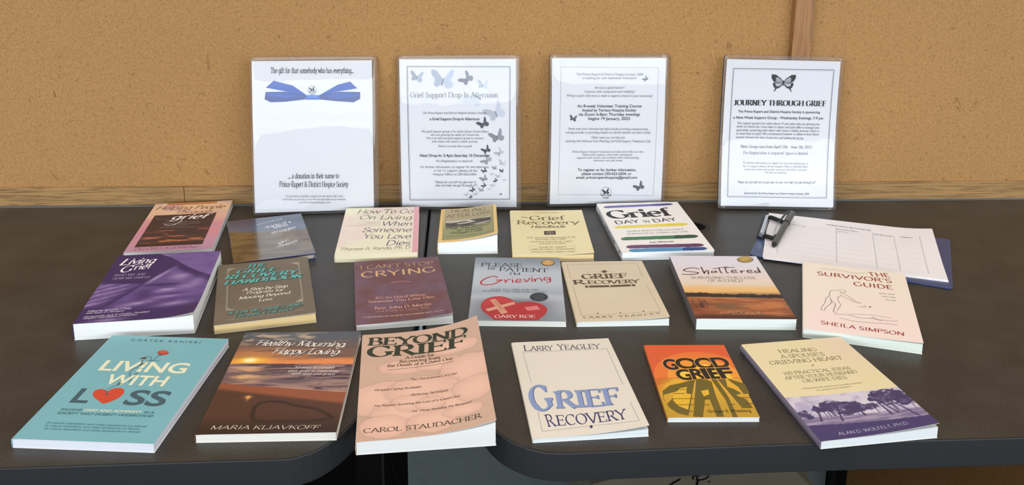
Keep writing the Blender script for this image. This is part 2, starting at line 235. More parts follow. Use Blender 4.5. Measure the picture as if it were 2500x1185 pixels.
('P',[(91.3,70.1),(91.2,71.0),(90.7,71.6),(90.2,71.6),(89.8,71.1),(89.7,70.1),(89.9,69.2),(90.3,68.6),(90.8,68.6),(91.2,69.2)],'b02030'),
('L',[(94.8,79.6),(95.7,89.9),(96.8,82.7),(102.2,77.8),(105.5,82.4),(106.3,89.6)],2.0,'b02030',1),
('L',[(118.4,75.7),(111.7,75.0),(109.5,82.3),(112.8,84.4),(118.3,80.5),(118.8,75.7),(118.7,89.3),(112.6,92.6)],2.2,'b02030',1),
('T', 'HOW TO CARE FOR AND', 28.7, 121.7, 101.4, 120.9, 4.8, 's', '485058'),
('T', 'SUPPORT THE GRIEVING HEART', 16.6, 127.4, 112.6, 128.6, 4.5, 's', '485058'),
('P',[(68.3,163.0),(66.2,161.3),(64.2,158.6),(62.2,155.5),(60.0,152.7),(57.5,150.3),(54.9,148.0),(52.3,145.9),(49.6,144.4),(47.1,143.3),(44.6,142.6),(42.1,142.4),(39.3,142.6),(36.2,143.2),(32.9,144.3),(29.6,145.8),(26.7,147.8),(24.1,150.6),(21.8,153.8),(19.8,157.4),(18.2,160.9),(17.1,164.4),(16.4,167.9),(16.1,171.5),(16.0,175.0),(16.2,178.5),(16.8,181.9),(17.6,185.3),(18.7,188.6),(20.2,191.7),(22.0,194.7),(24.0,197.6),(25.9,200.5),(27.8,203.6),(29.8,206.8),(31.8,209.8),(33.7,212.2),(34.5,214.2),(34.5,215.8),(36.0,217.0),(41.1,217.8),(52.4,218.1),(68.0,218.0),(83.5,217.6),(94.6,216.9),(99.2,216.1),(99.9,215.0),(99.3,213.6),(99.5,211.9),(101.3,209.7),(103.4,207.1),(105.4,204.2),(107.1,201.1),(108.6,197.6),(109.9,193.8),(111.0,189.9),(111.5,186.2),(111.5,182.9),(111.1,179.7),(110.3,176.7),(109.1,173.9),(107.5,171.2),(105.4,168.7),(103.1,166.4),(100.5,164.4),(97.6,162.6),(94.3,161.1),(91.0,159.9),(87.9,159.1),(85.2,158.8),(82.7,159.0),(80.2,159.4),(77.8,159.9),(75.3,160.8),(72.9,162.1),(70.5,163.1)],'b02c30'),
('P',[(70.2,166.6),(69.1,164.2),(66.4,161.3),(63.1,158.3),(60.0,155.6),(57.1,153.1),(54.1,150.8),(51.1,148.8),(48.4,147.3),(46.0,146.2),(43.9,145.5),(41.7,145.3),(39.4,145.5),(36.6,146.1),(33.6,147.3),(30.6,148.8),(28.0,150.7),(25.8,153.1),(23.8,156.0),(22.1,159.1),(20.8,162.3),(19.8,165.7),(19.1,169.5),(18.9,172.8),(19.4,174.9),(20.6,175.4),(22.4,174.7),(24.7,173.4),(27.5,171.9),(30.6,169.7),(34.3,166.8),(38.2,164.3),(42.3,163.1),(46.8,164.2),(51.6,166.8),(56.2,169.5),(60.1,171.0),(63.6,170.9),(66.9,170.0),(69.3,168.4)],'bc3638'),
('P',[(28.1,154.4),(36.3,151.3),(55.4,194.4),(46.2,200.0)],'cf9478'),
('P',[(22.6,184.4),(63.8,159.7),(65.1,168.1),(26.9,191.7)],'d49a80'),
('P',[(32.8,160.5),(38.5,159.3),(49.7,185.1),(45.4,187.9)],'c48468'),
('P',[(79.0,177.5),(96.6,171.5),(101.7,183.7),(83.3,188.3)],'d87878'),
('T', 'GARY ROE', 36.7, 211.1, 94.1, 209.6, 9.5, 's', 'efe4e0'),
('P',[(128.6,18.3),(128.2,21.0),(127.3,23.6),(125.9,26.0),(124.0,28.0),(121.9,29.5),(119.5,30.5),(117.0,30.9),(114.6,30.6),(112.3,29.8),(110.2,28.4),(108.5,26.5),(107.2,24.2),(106.4,21.6),(106.2,18.9),(106.6,16.1),(107.4,13.5),(108.8,11.1),(110.7,9.0),(112.8,7.5),(115.2,6.5),(117.8,6.1),(120.3,6.3),(122.6,7.2),(124.7,8.6),(126.4,10.6),(127.7,12.9),(128.4,15.5)],'6e4a22'),
('P',[(127.2,17.6),(126.9,20.0),(126.1,22.3),(124.8,24.3),(123.2,26.0),(121.4,27.3),(119.3,28.2),(117.1,28.5),(115.0,28.3),(112.9,27.6),(111.1,26.4),(109.6,24.7),(108.5,22.8),(107.8,20.5),(107.6,18.2),(107.9,15.8),(108.7,13.5),(109.9,11.4),(111.5,9.7),(113.4,8.3),(115.5,7.5),(117.7,7.2),(119.9,7.4),(122.0,8.1),(123.8,9.3),(125.3,11.0),(126.4,13.0),(127.1,15.2)],'b98a48'),
('P',[(124.7,17.7),(124.5,19.4),(123.9,21.0),(123.0,22.4),(121.8,23.7),(120.4,24.6),(118.8,25.2),(117.2,25.4),(115.6,25.3),(114.1,24.8),(112.7,23.9),(111.6,22.8),(110.8,21.4),(110.3,19.8),(110.1,18.1),(110.4,16.4),(110.9,14.8),(111.9,13.3),(113.0,12.1),(114.4,11.1),(116.0,10.5),(117.6,10.3),(119.3,10.4),(120.8,11.0),(122.1,11.8),(123.3,13.0),(124.1,14.4),(124.6,16.0)],'d8b070'),
('L',[(111.1,18.8),(114.7,14.5),(118.0,20.6),(121.7,15.0),(123.6,19.8)],0.9,'7a5428',1),
('P',[(113.9,143.2),(113.4,146.4),(112.4,149.4),(110.7,152.1),(108.5,154.4),(105.9,156.1),(103.0,157.2),(100.0,157.6),(97.0,157.4),(94.2,156.4),(91.6,154.8),(89.5,152.7),(88.0,150.0),(87.0,147.1),(86.7,143.9),(87.1,140.8),(88.1,137.7),(89.8,135.0),(91.9,132.6),(94.6,130.8),(97.5,129.7),(100.6,129.3),(103.6,129.5),(106.5,130.5),(109.0,132.2),(111.2,134.4),(112.7,137.1),(113.6,140.1)],'262c34'),
('P',[(112.9,143.3),(112.5,146.1),(111.5,148.8),(109.9,151.2),(107.9,153.3),(105.5,154.8),(102.8,155.8),(100.0,156.2),(97.3,156.0),(94.6,155.1),(92.3,153.7),(90.3,151.7),(88.9,149.4),(88.0,146.7),(87.7,143.9),(88.0,141.1),(89.0,138.3),(90.5,135.9),(92.6,133.8),(95.0,132.2),(97.7,131.1),(100.5,130.7),(103.3,131.0),(106.0,131.9),(108.4,133.3),(110.3,135.3),(111.8,137.7),(112.6,140.4)],'525a64'),
('P',[(112.5,143.3),(112.1,146.0),(111.1,148.6),(109.6,150.9),(107.6,152.8),(105.3,154.3),(102.7,155.3),(100.0,155.6),(97.4,155.4),(94.8,154.6),(92.5,153.2),(90.6,151.4),(89.2,149.1),(88.4,146.6),(88.1,143.9),(88.4,141.2),(89.4,138.6),(90.8,136.2),(92.8,134.2),(95.2,132.7),(97.8,131.7),(100.5,131.3),(103.2,131.6),(105.8,132.4),(108.1,133.8),(110.0,135.7),(111.4,138.0),(112.2,140.6)],'262c34'),
('T', 'xxxxx xxxxx', 93.9, 137.9, 107.5, 138.5, 2.6, 'greek', '7c848c'),
('T', 'xxxxx xxxxx', 90.0, 142.7, 109.9, 143.0, 2.6, 'greek', '7c848c'),
('T', 'xxxxx xxxxx', 94.4, 147.5, 105.9, 147.8, 2.6, 'greek', '7c848c'),
('T', 'xxxxx xxxxx', 92.5, 152.4, 108.4, 152.0, 2.6, 'greek', '7c848c'),
],
'beige':[
('L',[(8.2,64.7),(7.8,11.1),(120.5,10.4),(120.5,63.5)],0.4,'8a7a64',0),
('L',[(120.2,92.5),(122.2,187.9),(100.5,185.9)],0.4,'8a7a64',0),
('L',[(94.4,185.4),(68.3,185.2)],0.4,'8a7a64',0),
('L',[(60.9,185.1),(35.9,186.1)],0.4,'8a7a64',0),
('L',[(28.4,186.8),(9.5,188.7),(8.0,89.6)],0.4,'8a7a64',0),
('P',[(58.4,40.4),(64.6,34.0),(69.2,40.2),(63.1,45.9)],'5a4636'),
('L',[(47.4,40.6),(58.4,40.4)],0.4,'8a7a64',0),
('L',[(69.2,40.2),(79.1,40.4)],0.4,'8a7a64',0),
('T', 'GRIEF', 24.9, 66.2, 97.4, 65.8, 19.3, 'bsn', '584430'),
('T', 'R', 9.8, 85.7, 30.6, 84.9, 17.4, 'bsn', '584430'),
('T', 'ECOVERY', 31.9, 84.6, 113.3, 85.7, 13.8, 'bsn', '584430'),
('P',[(26.5,90.3),(103.7,90.3),(102.9,97.2),(26.3,97.3)],'584430'),
('P',[(33.1,93.6),(32.8,94.5),(32.3,95.1),(31.6,95.3),(31.0,95.1),(30.6,94.4),(30.5,93.5),(30.8,92.6),(31.4,91.9),(32.1,91.7),(32.7,92.0),(33.1,92.7)],'e6dcc8'),
('P',[(65.5,93.7),(65.2,94.7),(64.6,95.3),(63.9,95.5),(63.3,95.2),(62.9,94.5),(62.9,93.6),(63.2,92.7),(63.8,92.0),(64.5,91.8),(65.1,92.1),(65.5,92.8)],'e6dcc8'),
('P',[(98.1,94.1),(97.8,95.0),(97.2,95.6),(96.5,95.8),(95.9,95.5),(95.5,94.8),(95.5,93.8),(95.9,92.9),(96.5,92.3),(97.1,92.1),(97.8,92.4),(98.1,93.1)],'e6dcc8'),
('P',[(34.5,183.0),(34.2,183.8),(33.7,184.4),(33.0,184.6),(32.4,184.3),(32.1,183.7),(32.0,182.9),(32.3,182.1),(32.8,181.6),(33.5,181.4),(34.0,181.6),(34.4,182.2)],'403024'),
('P',[(66.5,183.4),(66.2,184.2),(65.7,184.8),(65.0,184.9),(64.4,184.7),(64.1,184.0),(64.1,183.2),(64.4,182.4),(64.9,181.9),(65.6,181.7),(66.1,182.0),(66.5,182.6)],'403024'),
('P',[(99.8,183.0),(99.5,183.8),(99.0,184.3),(98.3,184.4),(97.8,184.1),(97.4,183.4),(97.4,182.6),(97.8,181.8),(98.3,181.3),(98.9,181.2),(99.5,181.5),(99.8,182.2)],'403024'),
('T', 'L A R R Y   Y E A G L E Y', 11.0, 196.6, 121.5, 195.6, 6.3, 's', '5a4a38'),
],
'shattered':[
('L',[(37.7,52.0),(28.5,47.2),(15.6,52.4),(12.8,58.6),(22.2,62.4),(33.4,65.1),(29.0,70.4),(16.9,72.6),(6.8,71.1)],2.1,'3c1418',1),
('L',[(42.0,43.7),(42.3,56.0),(42.6,68.1),(45.2,60.8),(50.1,57.9),(48.1,71.2)],2.0,'3c1418',1),
('L',[(61.7,58.9),(55.4,60.7),(55.1,65.9),(60.8,63.0),(62.5,58.9),(62.3,65.4)],1.8,'3c1418',1),
('L',[(69.7,45.3),(68.9,64.5),(71.8,64.8)],1.8,'3c1418',1),
('L',[(59.2,50.8),(71.2,46.5),(85.8,42.1)],1.7,'3c1418',1),
('L',[(79.6,43.0),(78.2,64.3),(81.5,64.2)],1.8,'3c1418',1),
('L',[(77.8,47.2),(95.6,44.0)],1.7,'3c1418',1),
('L',[(85.6,61.3),(93.9,58.4),(93.1,54.3),(87.4,57.3),(87.3,64.9),(96.1,63.2)],1.8,'3c1418',1),
('L',[(101.6,55.8),(100.8,64.7),(103.5,59.0),(108.5,57.3)],1.8,'3c1418',1),
('L',[(110.0,61.3),(118.5,57.9),(117.0,53.9),(112.0,56.8),(111.7,64.5),(119.8,62.8)],1.8,'3c1418',1),
('L',[(129.8,56.5),(123.1,59.5),(123.5,64.7),(129.6,60.6),(131.0,44.2),(130.8,64.2)],2.0,'3c1418',1),
('T', 'SURVIVING THE LOSS', 19.2, 88.3, 117.6, 87.4, 9.5, 'ts', '6c6068'),
('T', 'OF A CHILD', 41.8, 98.7, 95.4, 98.6, 9.3, 'ts', '6c6068'),
('T', 'GARY ROE', 38.4, 206.5, 98.7, 206.2, 10.6, 's', '3a1c10'),
('T', 'GARY ROE', 38.2, 205.5, 98.3, 205.2, 10.7, 's', 'c8966a'),
('P',[(132.7,13.3),(131.6,16.1),(129.9,18.8),(127.8,21.2),(125.2,23.2),(122.3,24.7),(119.3,25.7),(116.3,26.0),(113.4,25.8),(110.9,24.9),(108.7,23.5),(107.1,21.5),(106.1,19.2),(105.7,16.6),(106.1,13.8),(107.1,11.0),(108.7,8.3),(110.9,5.9),(113.5,3.8),(116.4,2.3),(119.5,1.3),(122.5,0.9),(125.4,1.2),(128.0,2.1),(130.2,3.5),(131.8,5.5),(132.7,7.9),(133.0,10.5)],'54441c'),
('P',[(131.5,12.5),(130.5,15.0),(129.1,17.4),(127.1,19.5),(124.8,21.3),(122.2,22.7),(119.5,23.6),(116.8,23.9),(114.2,23.7),(111.9,22.9),(110.0,21.6),(108.6,19.9),(107.7,17.8),(107.4,15.4),(107.7,12.9),(108.6,10.4),(110.1,8.0),(112.0,5.8),(114.3,4.0),(116.9,2.6),(119.7,1.7),(122.4,1.4),(125.0,1.6),(127.3,2.4),(129.2,3.7),(130.7,5.5),(131.6,7.6),(131.8,10.0)],'b4964a'),
('P',[(128.7,12.5),(128.0,14.4),(126.9,16.1),(125.4,17.7),(123.6,19.0),(121.7,20.0),(119.6,20.7),(117.5,20.9),(115.6,20.7),(113.8,20.2),(112.3,19.2),(111.2,18.0),(110.5,16.4),(110.3,14.7),(110.5,12.9),(111.2,11.0),(112.3,9.3),(113.7,7.7),(115.5,6.3),(117.5,5.3),(119.6,4.7),(121.6,4.4),(123.6,4.6),(125.4,5.2),(126.9,6.1),(128.0,7.4),(128.7,9.0),(128.9,10.7)],'7c6428'),
('P',[(127.9,11.7),(127.3,13.2),(126.3,14.7),(125.0,16.0),(123.5,17.2),(121.7,18.0),(119.9,18.5),(118.1,18.7),(116.3,18.6),(114.8,18.1),(113.5,17.3),(112.4,16.3),(111.8,15.0),(111.6,13.5),(111.7,12.0),(112.3,10.4),(113.3,9.0),(114.6,7.6),(116.1,6.5),(117.9,5.6),(119.7,5.1),(121.5,4.9),(123.3,5.0),(124.9,5.5),(126.2,6.3),(127.2,7.4),(127.8,8.7),(128.0,10.2)],'caa850'),
('L',[(112.4,13.7),(117.8,9.3),(120.5,16.1),(126.4,10.0),(127.0,14.3)],0.8,'6a5420',1),
],
'survivor':[
('T', 'THE', 99.3, 26.5, 130.2, 21.6, 17.6, 'opb', '983434'),
('T', "SURVIVOR'S", 22.3, 46.8, 130.6, 43.3, 16.2, 'opb', '983434'),
('T', 'GUIDE', 74.1, 70.5, 130.0, 67.9, 16.6, 'opb', '983434'),
('T', 'SHEILA SIMPSON', 23.8, 216.1, 130.0, 221.3, 12.1, 'opb', '983434'),
('L',[(26.0,19.8),(38.2,18.0),(57.5,18.2),(75.0,21.2),(94.4,16.2)],0.5,'5a5258',1),
('L',[(48.4,95.7),(40.6,99.7),(38.0,110.2),(37.3,120.0),(33.0,128.2),(30.7,144.5),(26.8,158.5),(24.8,168.9),(29.5,170.2),(31.5,160.7),(38.5,145.8),(40.5,134.0)],0.7,'5a5258',1),
('L',[(38.1,125.4),(41.0,137.6),(45.2,145.5),(43.3,158.8),(41.7,171.7),(47.3,171.8)],0.8,'5a5258',1),
('L',[(54.7,110.7),(49.3,123.1),(50.7,138.3),(52.3,147.0),(46.7,165.6)],0.6,'5a5258',1),
('L',[(48.4,97.2),(56.3,91.2),(61.3,94.4),(58.9,100.2),(52.8,100.5)],0.6,'5a5258',1),
('L',[(53.1,102.0),(63.1,110.0),(71.4,123.8),(81.4,130.4)],0.6,'5a5258',1),
('L',[(53.9,112.9),(62.6,120.4),(74.0,131.2),(80.2,131.5)],0.6,'5a5258',1),
('L',[(76.2,145.2),(83.7,141.1),(85.6,137.9),(87.3,142.6),(82.0,144.5)],0.5,'5a5258',1),
('P',[(94.6,139.6),(94.1,141.1),(93.0,142.2),(91.7,142.6),(90.7,142.1),(90.4,140.9),(90.9,139.5),(92.0,138.3),(93.3,138.0),(94.3,138.5)],'8a8288'),
('L',[(41.9,179.1),(60.1,175.6),(74.2,181.1),(92.8,178.1),(109.6,179.8),(126.7,177.1)],0.6,'5a5258',1),
('L',[(48.8,188.7),(66.4,193.7),(87.6,192.9),(108.8,189.9),(124.7,190.5)],0.6,'5a5258',1),
('L',[(62.4,173.5),(82.1,168.4),(103.5,167.4),(118.9,169.9)],0.5,'5a5258',1),
('L',[(91.4,178.2),(94.5,174.5),(97.0,179.6),(102.5,181.5),(105.5,181.7)],0.7,'5a5258',1),
('T', 'xxxxxx xxxx', 108.7, 89.5, 130.5, 87.5, 4.0, 'greek', '807880'),
('T', 'xxxxxx xxxx', 111.6, 99.8, 130.3, 98.4, 3.9, 'greek', '807880'),
('T', 'xxxxxx xxxx', 115.2, 110.5, 130.0, 109.9, 3.9, 'greek', '807880'),
],
'teal':[
('T', 'C O R T E Z   R A N I E R I', 31.3, 13.5, 124.6, 14.7, 5.2, 'bsans', '3e6a72'),
('T', 'LIVING', 24.4, 88.4, 133.7, 89.3, 24.0, 'bsans', 'e6e4c4'),
('T', 'WITH', 45.0, 119.0, 120.2, 119.9, 22.2, 'bsans', 'e6e4c4'),
('T', 'L', 25.8, 160.3, 46.5, 160.4, 30.1, 'bsans', '3c5a66'),
('T', 'SS', 88.3, 160.9, 137.3, 161.8, 31.2, 'bsans', '3c5a66'),
('P',[(67.3,161.0),(64.2,160.1),(61.0,157.5),(58.1,155.0),(55.7,153.4),(53.5,152.0),(51.5,150.3),(49.2,148.0),(46.9,145.5),(45.2,143.0),(44.1,140.7),(43.6,138.4),(43.5,136.4),(43.6,134.6),(44.2,133.1),(45.3,131.9),(46.9,131.0),(49.0,130.5),(51.4,130.5),(54.0,131.7),(56.8,133.4),(59.2,134.2),(60.6,133.0),(61.5,130.9),(62.8,129.1),(64.9,127.9),(67.4,127.0),(69.8,126.7),(71.9,127.0),(73.9,127.9),(75.6,129.0),(77.1,130.4),(78.3,132.2),(79.2,134.2),(79.9,136.4),(80.4,139.0),(80.3,141.8),(79.6,145.2),(78.4,148.8),(76.6,152.3),(73.9,155.8),(70.6,159.2)],'cc4630'),
('P',[(54.7,133.2),(56.4,132.7),(58.3,137.9),(63.4,140.0),(62.4,144.4),(59.5,140.2)],'4a5a5c'),
('L',[(56.4,131.2),(60.0,126.1),(63.3,121.6),(67.8,118.1)],0.8,'3a545e',1),
('L',[(75.2,113.4),(74.1,105.1),(67.5,94.7),(66.6,84.2),(71.3,75.9),(73.9,69.0),(77.8,61.9),(82.0,61.6),(85.4,46.1)],0.9,'3a545e',1),
('L',[(64.1,60.0),(68.5,53.6),(73.7,52.4),(77.7,55.0),(78.5,61.9)],0.8,'3a545e',1),
('L',[(80.6,61.7),(92.3,62.4)],0.7,'3a545e',0),
('L',[(70.9,81.3),(79.3,81.3)],0.8,'3a545e',0),
('L',[(72.1,74.5),(69.5,62.4)],1.6,'3a545e',0),
('L',[(73.8,96.9),(76.9,91.5)],1.4,'3a545e',0),
('L',[(64.1,120.3),(64.8,110.2)],1.2,'3a545e',0),
('L',[(64.8,119.1),(68.3,116.3)],1.4,'3a545e',0),
('L',[(70.0,74.6),(75.8,70.2)],1.4,'3a545e',0),
('P',[(94.4,41.0),(94.8,43.4),(94.0,45.4),(92.2,46.9),(89.6,47.5),(86.6,47.2),(83.7,46.1),(81.2,44.2),(79.7,41.9),(79.2,39.6),(80.0,37.5),(81.8,36.0),(84.4,35.3),(87.5,35.6),(90.4,36.8),(92.8,38.7)],'b83c2e'),
('P',[(92.0,39.2),(92.0,40.9),(90.7,42.2),(88.3,42.8),(85.6,42.5),(83.2,41.4),(81.8,39.8),(81.8,38.1),(83.1,36.7),(85.5,36.1),(88.2,36.4),(90.6,37.5)],'ce5240'),
('P',[(81.3,44.9),(88.5,46.7),(92.3,45.4),(86.7,49.1)],'3a545e'),
('P',[(72.7,56.7),(72.5,58.0),(70.7,58.9),(68.1,59.1),(65.7,58.4),(64.3,57.2),(64.5,55.9),(66.3,55.0),(68.9,54.8),(71.3,55.5)],'6a3a3a'),
('T', 'FACING', 24.5, 177.6, 49.1, 177.4, 4.4, 'bsans', '44747c'),
('T', 'GRIEF AND ADVERSITY', 51.0, 177.3, 119.4, 177.2, 4.4, 'bsans', 'dfe4cc'),
('T', 'IN A', 122.2, 177.7, 133.8, 177.6, 4.4, 'bsans', '44747c'),
('T', "SOCIETY THAT DOESN'T UNDERSTAND", 24.1, 184.8, 135.4, 184.4, 4.3, 'bsans', '44747c'),
('T', 'xx xxxxxxx xxxxxxxxxxx xxxx xxxxx xxxxxxxxxx xxx xxxxxxxx', 22.0, 203.5, 136.6, 204.5, 3.3, 'greek', '4c848a'),
('T', 'xx xxxxxxx xxxxxxxxxxx xxxx xxxxx xxxxxxxxxx xxx xxxxxxxx', 23.2, 209.2, 130.7, 209.5, 3.3, 'greek', '4c848a'),
('T', 'xx xxxxxxx xxxxxxxxxxx xxxx xxxxx xxxxxxxxxx xxx xxxxxxxx', 25.7, 214.8, 133.9, 215.1, 3.3, 'greek', '4c848a'),
],
'sunset':[
('T', 'Healthy Mourning,', 22.7, 36.0, 141.1, 43.8, 13.8, 'script', '33241f'),
('T', 'Happy Loving', 48.7, 58.8, 137.0, 62.9, 13.9, 'script', '33241f'),
('T', 'Healthy Mourning,', 21.6, 34.8, 140.4, 42.7, 13.9, 'script', 'f6ece0'),
('T', 'Happy Loving', 47.7, 57.7, 136.0, 61.8, 14.0, 'script', 'f6ece0'),
('T', '52 ways to convert', 82.6, 95.2, 133.5, 96.9, 4.7, 'ibs', 'e8d8cc'),
('T', 'your grief to mourning', 76.1, 102.7, 139.3, 105.6, 4.6, 'ibs', 'e8d8cc'),
('T', 'with ease and grace', 82.0, 110.0, 135.7, 112.3, 4.6, 'ibs', 'e8d8cc'),
('T', 'MARIA KLIAVKOFF', 14.4, 224.5, 135.5, 227.4, 7.5, 'iop2', 'd8c8b4'),
],
'beyond':[
('T', 'BEYOND', 7.2, 29.5, 137.5, 38.7, 23.0, 'bsn', '26301e'),
('T', 'GRIEF', 6.4, 59.1, 133.7, 66.2, 30.2, 'bsn', '26301e'),
('T', 'A Guide for', 55.5, 71.7, 92.6, 73.0, 7.7, 'bs', '4a3a28'),
('T', 'Recovering from', 48.2, 79.8, 99.4, 82.5, 7.6, 'bs', '4a3a28'),
('T', 'the Death of a Loved One', 33.1, 87.7, 114.9, 91.0, 7.5, 'bs', '4a3a28'),
('L',[(33.9,94.6),(73.4,94.2),(115.4,96.2)],0.7,'3a3424',0),
('T', '* The Characteristics of Grief', 58.6, 123.6, 118.0, 127.3, 5.0, 'ibs', '54402e'),
('T', '* Personal Coping Strategies', 16.1, 141.0, 73.8, 142.2, 4.8, 'ibs', '54402e'),
('T', '* Nurturing Techniques', 58.8, 157.7, 105.2, 159.8, 4.7, 'ibs', '54402e'),
('T', '* For Anyone Surviving the Loss of a Loved One', 16.1, 174.8, 117.6, 176.8, 4.6, 'ibs', '54402e'),
('T', '* For Those Assisting the Bereaved', 58.9, 192.4, 130.0, 194.4, 4.4, 'ibs', '54402e'),
('T', 'CAROL STAUDACHER', 7.8, 225.0, 138.8, 228.0, 9.4, 's', '40382a'),
],
'blue':[
('T', 'L', 14.0, 24.7, 22.4, 24.9, 17.5, 's', '343858'),
('T', 'ARRY', 22.4, 24.7, 53.4, 25.8, 14.1, 's', '343858'),
('T', 'Y', 58.7, 26.0, 68.2, 26.2, 17.7, 's', '343858'),
('T', 'EAGLEY', 68.2, 26.2, 116.4, 27.9, 14.5, 's', '343858'),
('L',[(13.5,102.0),(12.3,27.1),(123.5,30.1),(123.1,123.3)],0.35,'6a6470',0),
('L',[(122.6,164.4),(123.5,205.3),(68.9,201.8),(12.7,205.1),(13.0,166.2)],0.35,'6a6470',0),
('T', 'G', 7.0, 164.0, 34.6, 164.1, 60.4, 'bsn', '50608c'),
('T', 'RIEF', 36.1, 162.5, 113.4, 167.0, 42.5, 'bsn', '50608c'),
('T', 'G', 5.8, 163.2, 33.7, 163.4, 60.5, 'bsn', '8496c0'),
('T', 'RIEF', 35.2, 162.0, 112.6, 166.3, 42.5, 'bsn', '8496c0'),
('T', 'R', 20.3, 197.2, 30.7, 196.7, 27.0, 's', '2c2c66'),
('T', 'ECOVERY', 31.4, 196.4, 113.7, 198.3, 23.3, 's', '2c2c66'),
('P',[(66.5,203.8),(69.2,200.5),(70.7,204.0),(68.1,207.5)],'2c2c66'),
],
'goodgrief':[
('P',[(27.3,96.3),(16.1,99.9),(4.5,113.0),(2.4,131.8),(6.7,149.9),(14.5,161.0),(25.4,165.4),(47.5,93.9),(50.2,87.8),(42.5,89.5)],'6a5a1c'),
('P',[(36.3,103.6),(26.4,107.2),(15.7,122.6),(13.5,134.1),(17.6,145.5),(27.3,153.4),(30.6,143.3),(38.0,120.4),(32.3,118.0)],'e0b030'),
('P',[(51.1,86.5),(30.5,167.6),(41.4,168.8),(52.1,132.1),(57.9,132.1),(57.7,167.8),(66.3,167.9),(67.1,122.9),(69.2,91.6),(60.3,84.1)],'6a5a1c'),
('P',[(51.2,113.3),(61.1,109.8),(59.9,120.5),(52.4,125.1)],'e0b030'),
('P',[(69.6,84.1),(76.4,132.2),(76.0,169.0),(82.1,169.1),(81.3,123.0),(76.3,84.2)],'6a5a1c'),
('P',[(77.6,84.2),(92.0,150.5),(104.6,150.6),(101.9,132.4),(91.6,123.0),(99.3,118.4),(92.6,108.8),(86.0,103.9),(88.3,84.2)],'6a5a1c'),
('P',[(90.9,84.3),(108.9,96.8),(109.6,118.4),(101.9,120.7),(99.1,104.0),(92.0,90.5)],'6a5a1c'),
('L',[(22.1,109.6),(35.2,109.2)],1.0,'4a3410',0),
('L',[(17.6,119.0),(30.6,118.7)],1.0,'4a3410',0),
('L',[(13.6,130.0),(39.9,129.7)],1.0,'4a3410',0),
('L',[(15.5,143.2),(36.4,142.9)],1.0,'4a3410',0),
('L',[(48.3,143.5),(55.4,143.1)],1.0,'4a3410',0),
('L',[(79.6,142.5),(85.4,142.1)],1.0,'4a3410',0),
('L',[(98.2,141.5),(109.7,141.1)],1.0,'4a3410',0),
('L',[(79.6,129.5),(82.3,129.0)],1.0,'4a3410',0),
('L',[(96.7,128.2),(109.6,127.8)],1.0,'4a3410',0),
('L',[(51.3,130.2),(53.9,129.8)],1.0,'4a3410',0),
('L',[(27.8,157.1),(32.2,156.7)],1.0,'4a3410',0),
('L',[(0.5,83.7),(29.8,83.7)],0.6,'9a3c18',0),
('L',[(1.2,87.5),(23.7,87.4)],0.6,'9a3c18',0),
('L',[(1.8,91.7),(17.6,91.5)],0.6,'9a3c18',0),
('L',[(1.6,96.1),(11.5,95.9)],0.6,'9a3c18',0),
('L',[(97.6,84.3),(110.3,84.1)],0.6,'9a3c18',0),
('L',[(101.8,88.8),(109.8,88.6)],0.6,'9a3c18',0),
('L',[(105.0,96.7),(109.0,96.5)],0.6,'9a3c18',0),
('T', 'G', 16.3, 64.0, 35.7, 63.0, 27.8, 'heavy', 'e8a03c'),
('T', 'G', 17.3, 62.9, 35.1, 62.0, 25.4, 'heavy', '1c140a'),
('T', 'O', 32.3, 61.5, 62.0, 60.6, 27.9, 'heavy', 'e8a03c'),
('T', 'O', 33.3, 60.4, 61.4, 59.5, 25.5, 'heavy', '1c140a'),
('T', 'O', 57.2, 61.1, 85.5, 60.2, 28.0, 'heavy', 'e8a03c'),
('T', 'O', 58.2, 60.0, 84.9, 59.1, 25.6, 'heavy', '1c140a'),
('T', 'D', 80.5, 60.2, 103.7, 58.2, 28.1, 'heavy', 'e8a03c'),
('T', 'D', 81.5, 59.1, 103.2, 57.1, 25.6, 'heavy', '1c140a'),
('T', 'G', 28.0, 88.6, 49.7, 87.5, 26.7, 'heavy', 'e8a03c'),
('T', 'G', 29.0, 87.6, 49.1, 86.5, 24.4, 'heavy', '1c140a'),
('T', 'R', 46.6, 87.0, 66.6, 86.1, 26.8, 'heavy', 'e8a03c'),
('T', 'R', 47.6, 86.0, 66.1, 85.1, 24.5, 'heavy', '1c140a'),
('T', 'I', 62.4, 86.1, 72.2, 85.1, 26.8, 'heavy', 'e8a03c'),
('T', 'I', 63.4, 85.1, 71.6, 84.1, 24.5, 'heavy', '1c140a'),
('T', 'E', 69.8, 85.6, 86.9, 84.7, 26.8, 'heavy', 'e8a03c'),
('T', 'E', 70.8, 84.6, 86.4, 83.7, 24.5, 'heavy', '1c140a'),
('T', 'F', 82.6, 85.2, 102.4, 83.3, 26.9, 'heavy', 'e8a03c'),
('T', 'F', 83.6, 84.2, 101.8, 82.3, 24.6, 'heavy', '1c140a'),
('T', 'Granger E. Westberg', 49.7, 159.5, 100.5, 158.7, 5.7, 'sans', '2c200c'),
],
'spouse':[
('T', 'HEALING', 41.1, 29.0, 92.2, 32.3, 10.9, 'ts', '64503a'),
('T', "A SPOUSE'S", 36.8, 42.7, 96.4, 45.1, 11.2, 'ts', '64503a'),
('T', 'GRIEVING HEART', 16.5, 55.8, 114.4, 58.4, 11.4, 'ts', '64503a'),
('T', '100 PRACTICAL IDEAS', 22.5, 81.6, 110.8, 84.0, 8.9, 'ts', '64503a'),
('T', 'AFTER YOUR HUSBAND', 18.8, 92.4, 114.0, 94.5, 9.2, 'ts', '64503a'),
('T', 'OR WIFE DIES', 37.7, 102.4, 94.8, 104.2, 9.0, 'ts', '64503a'),
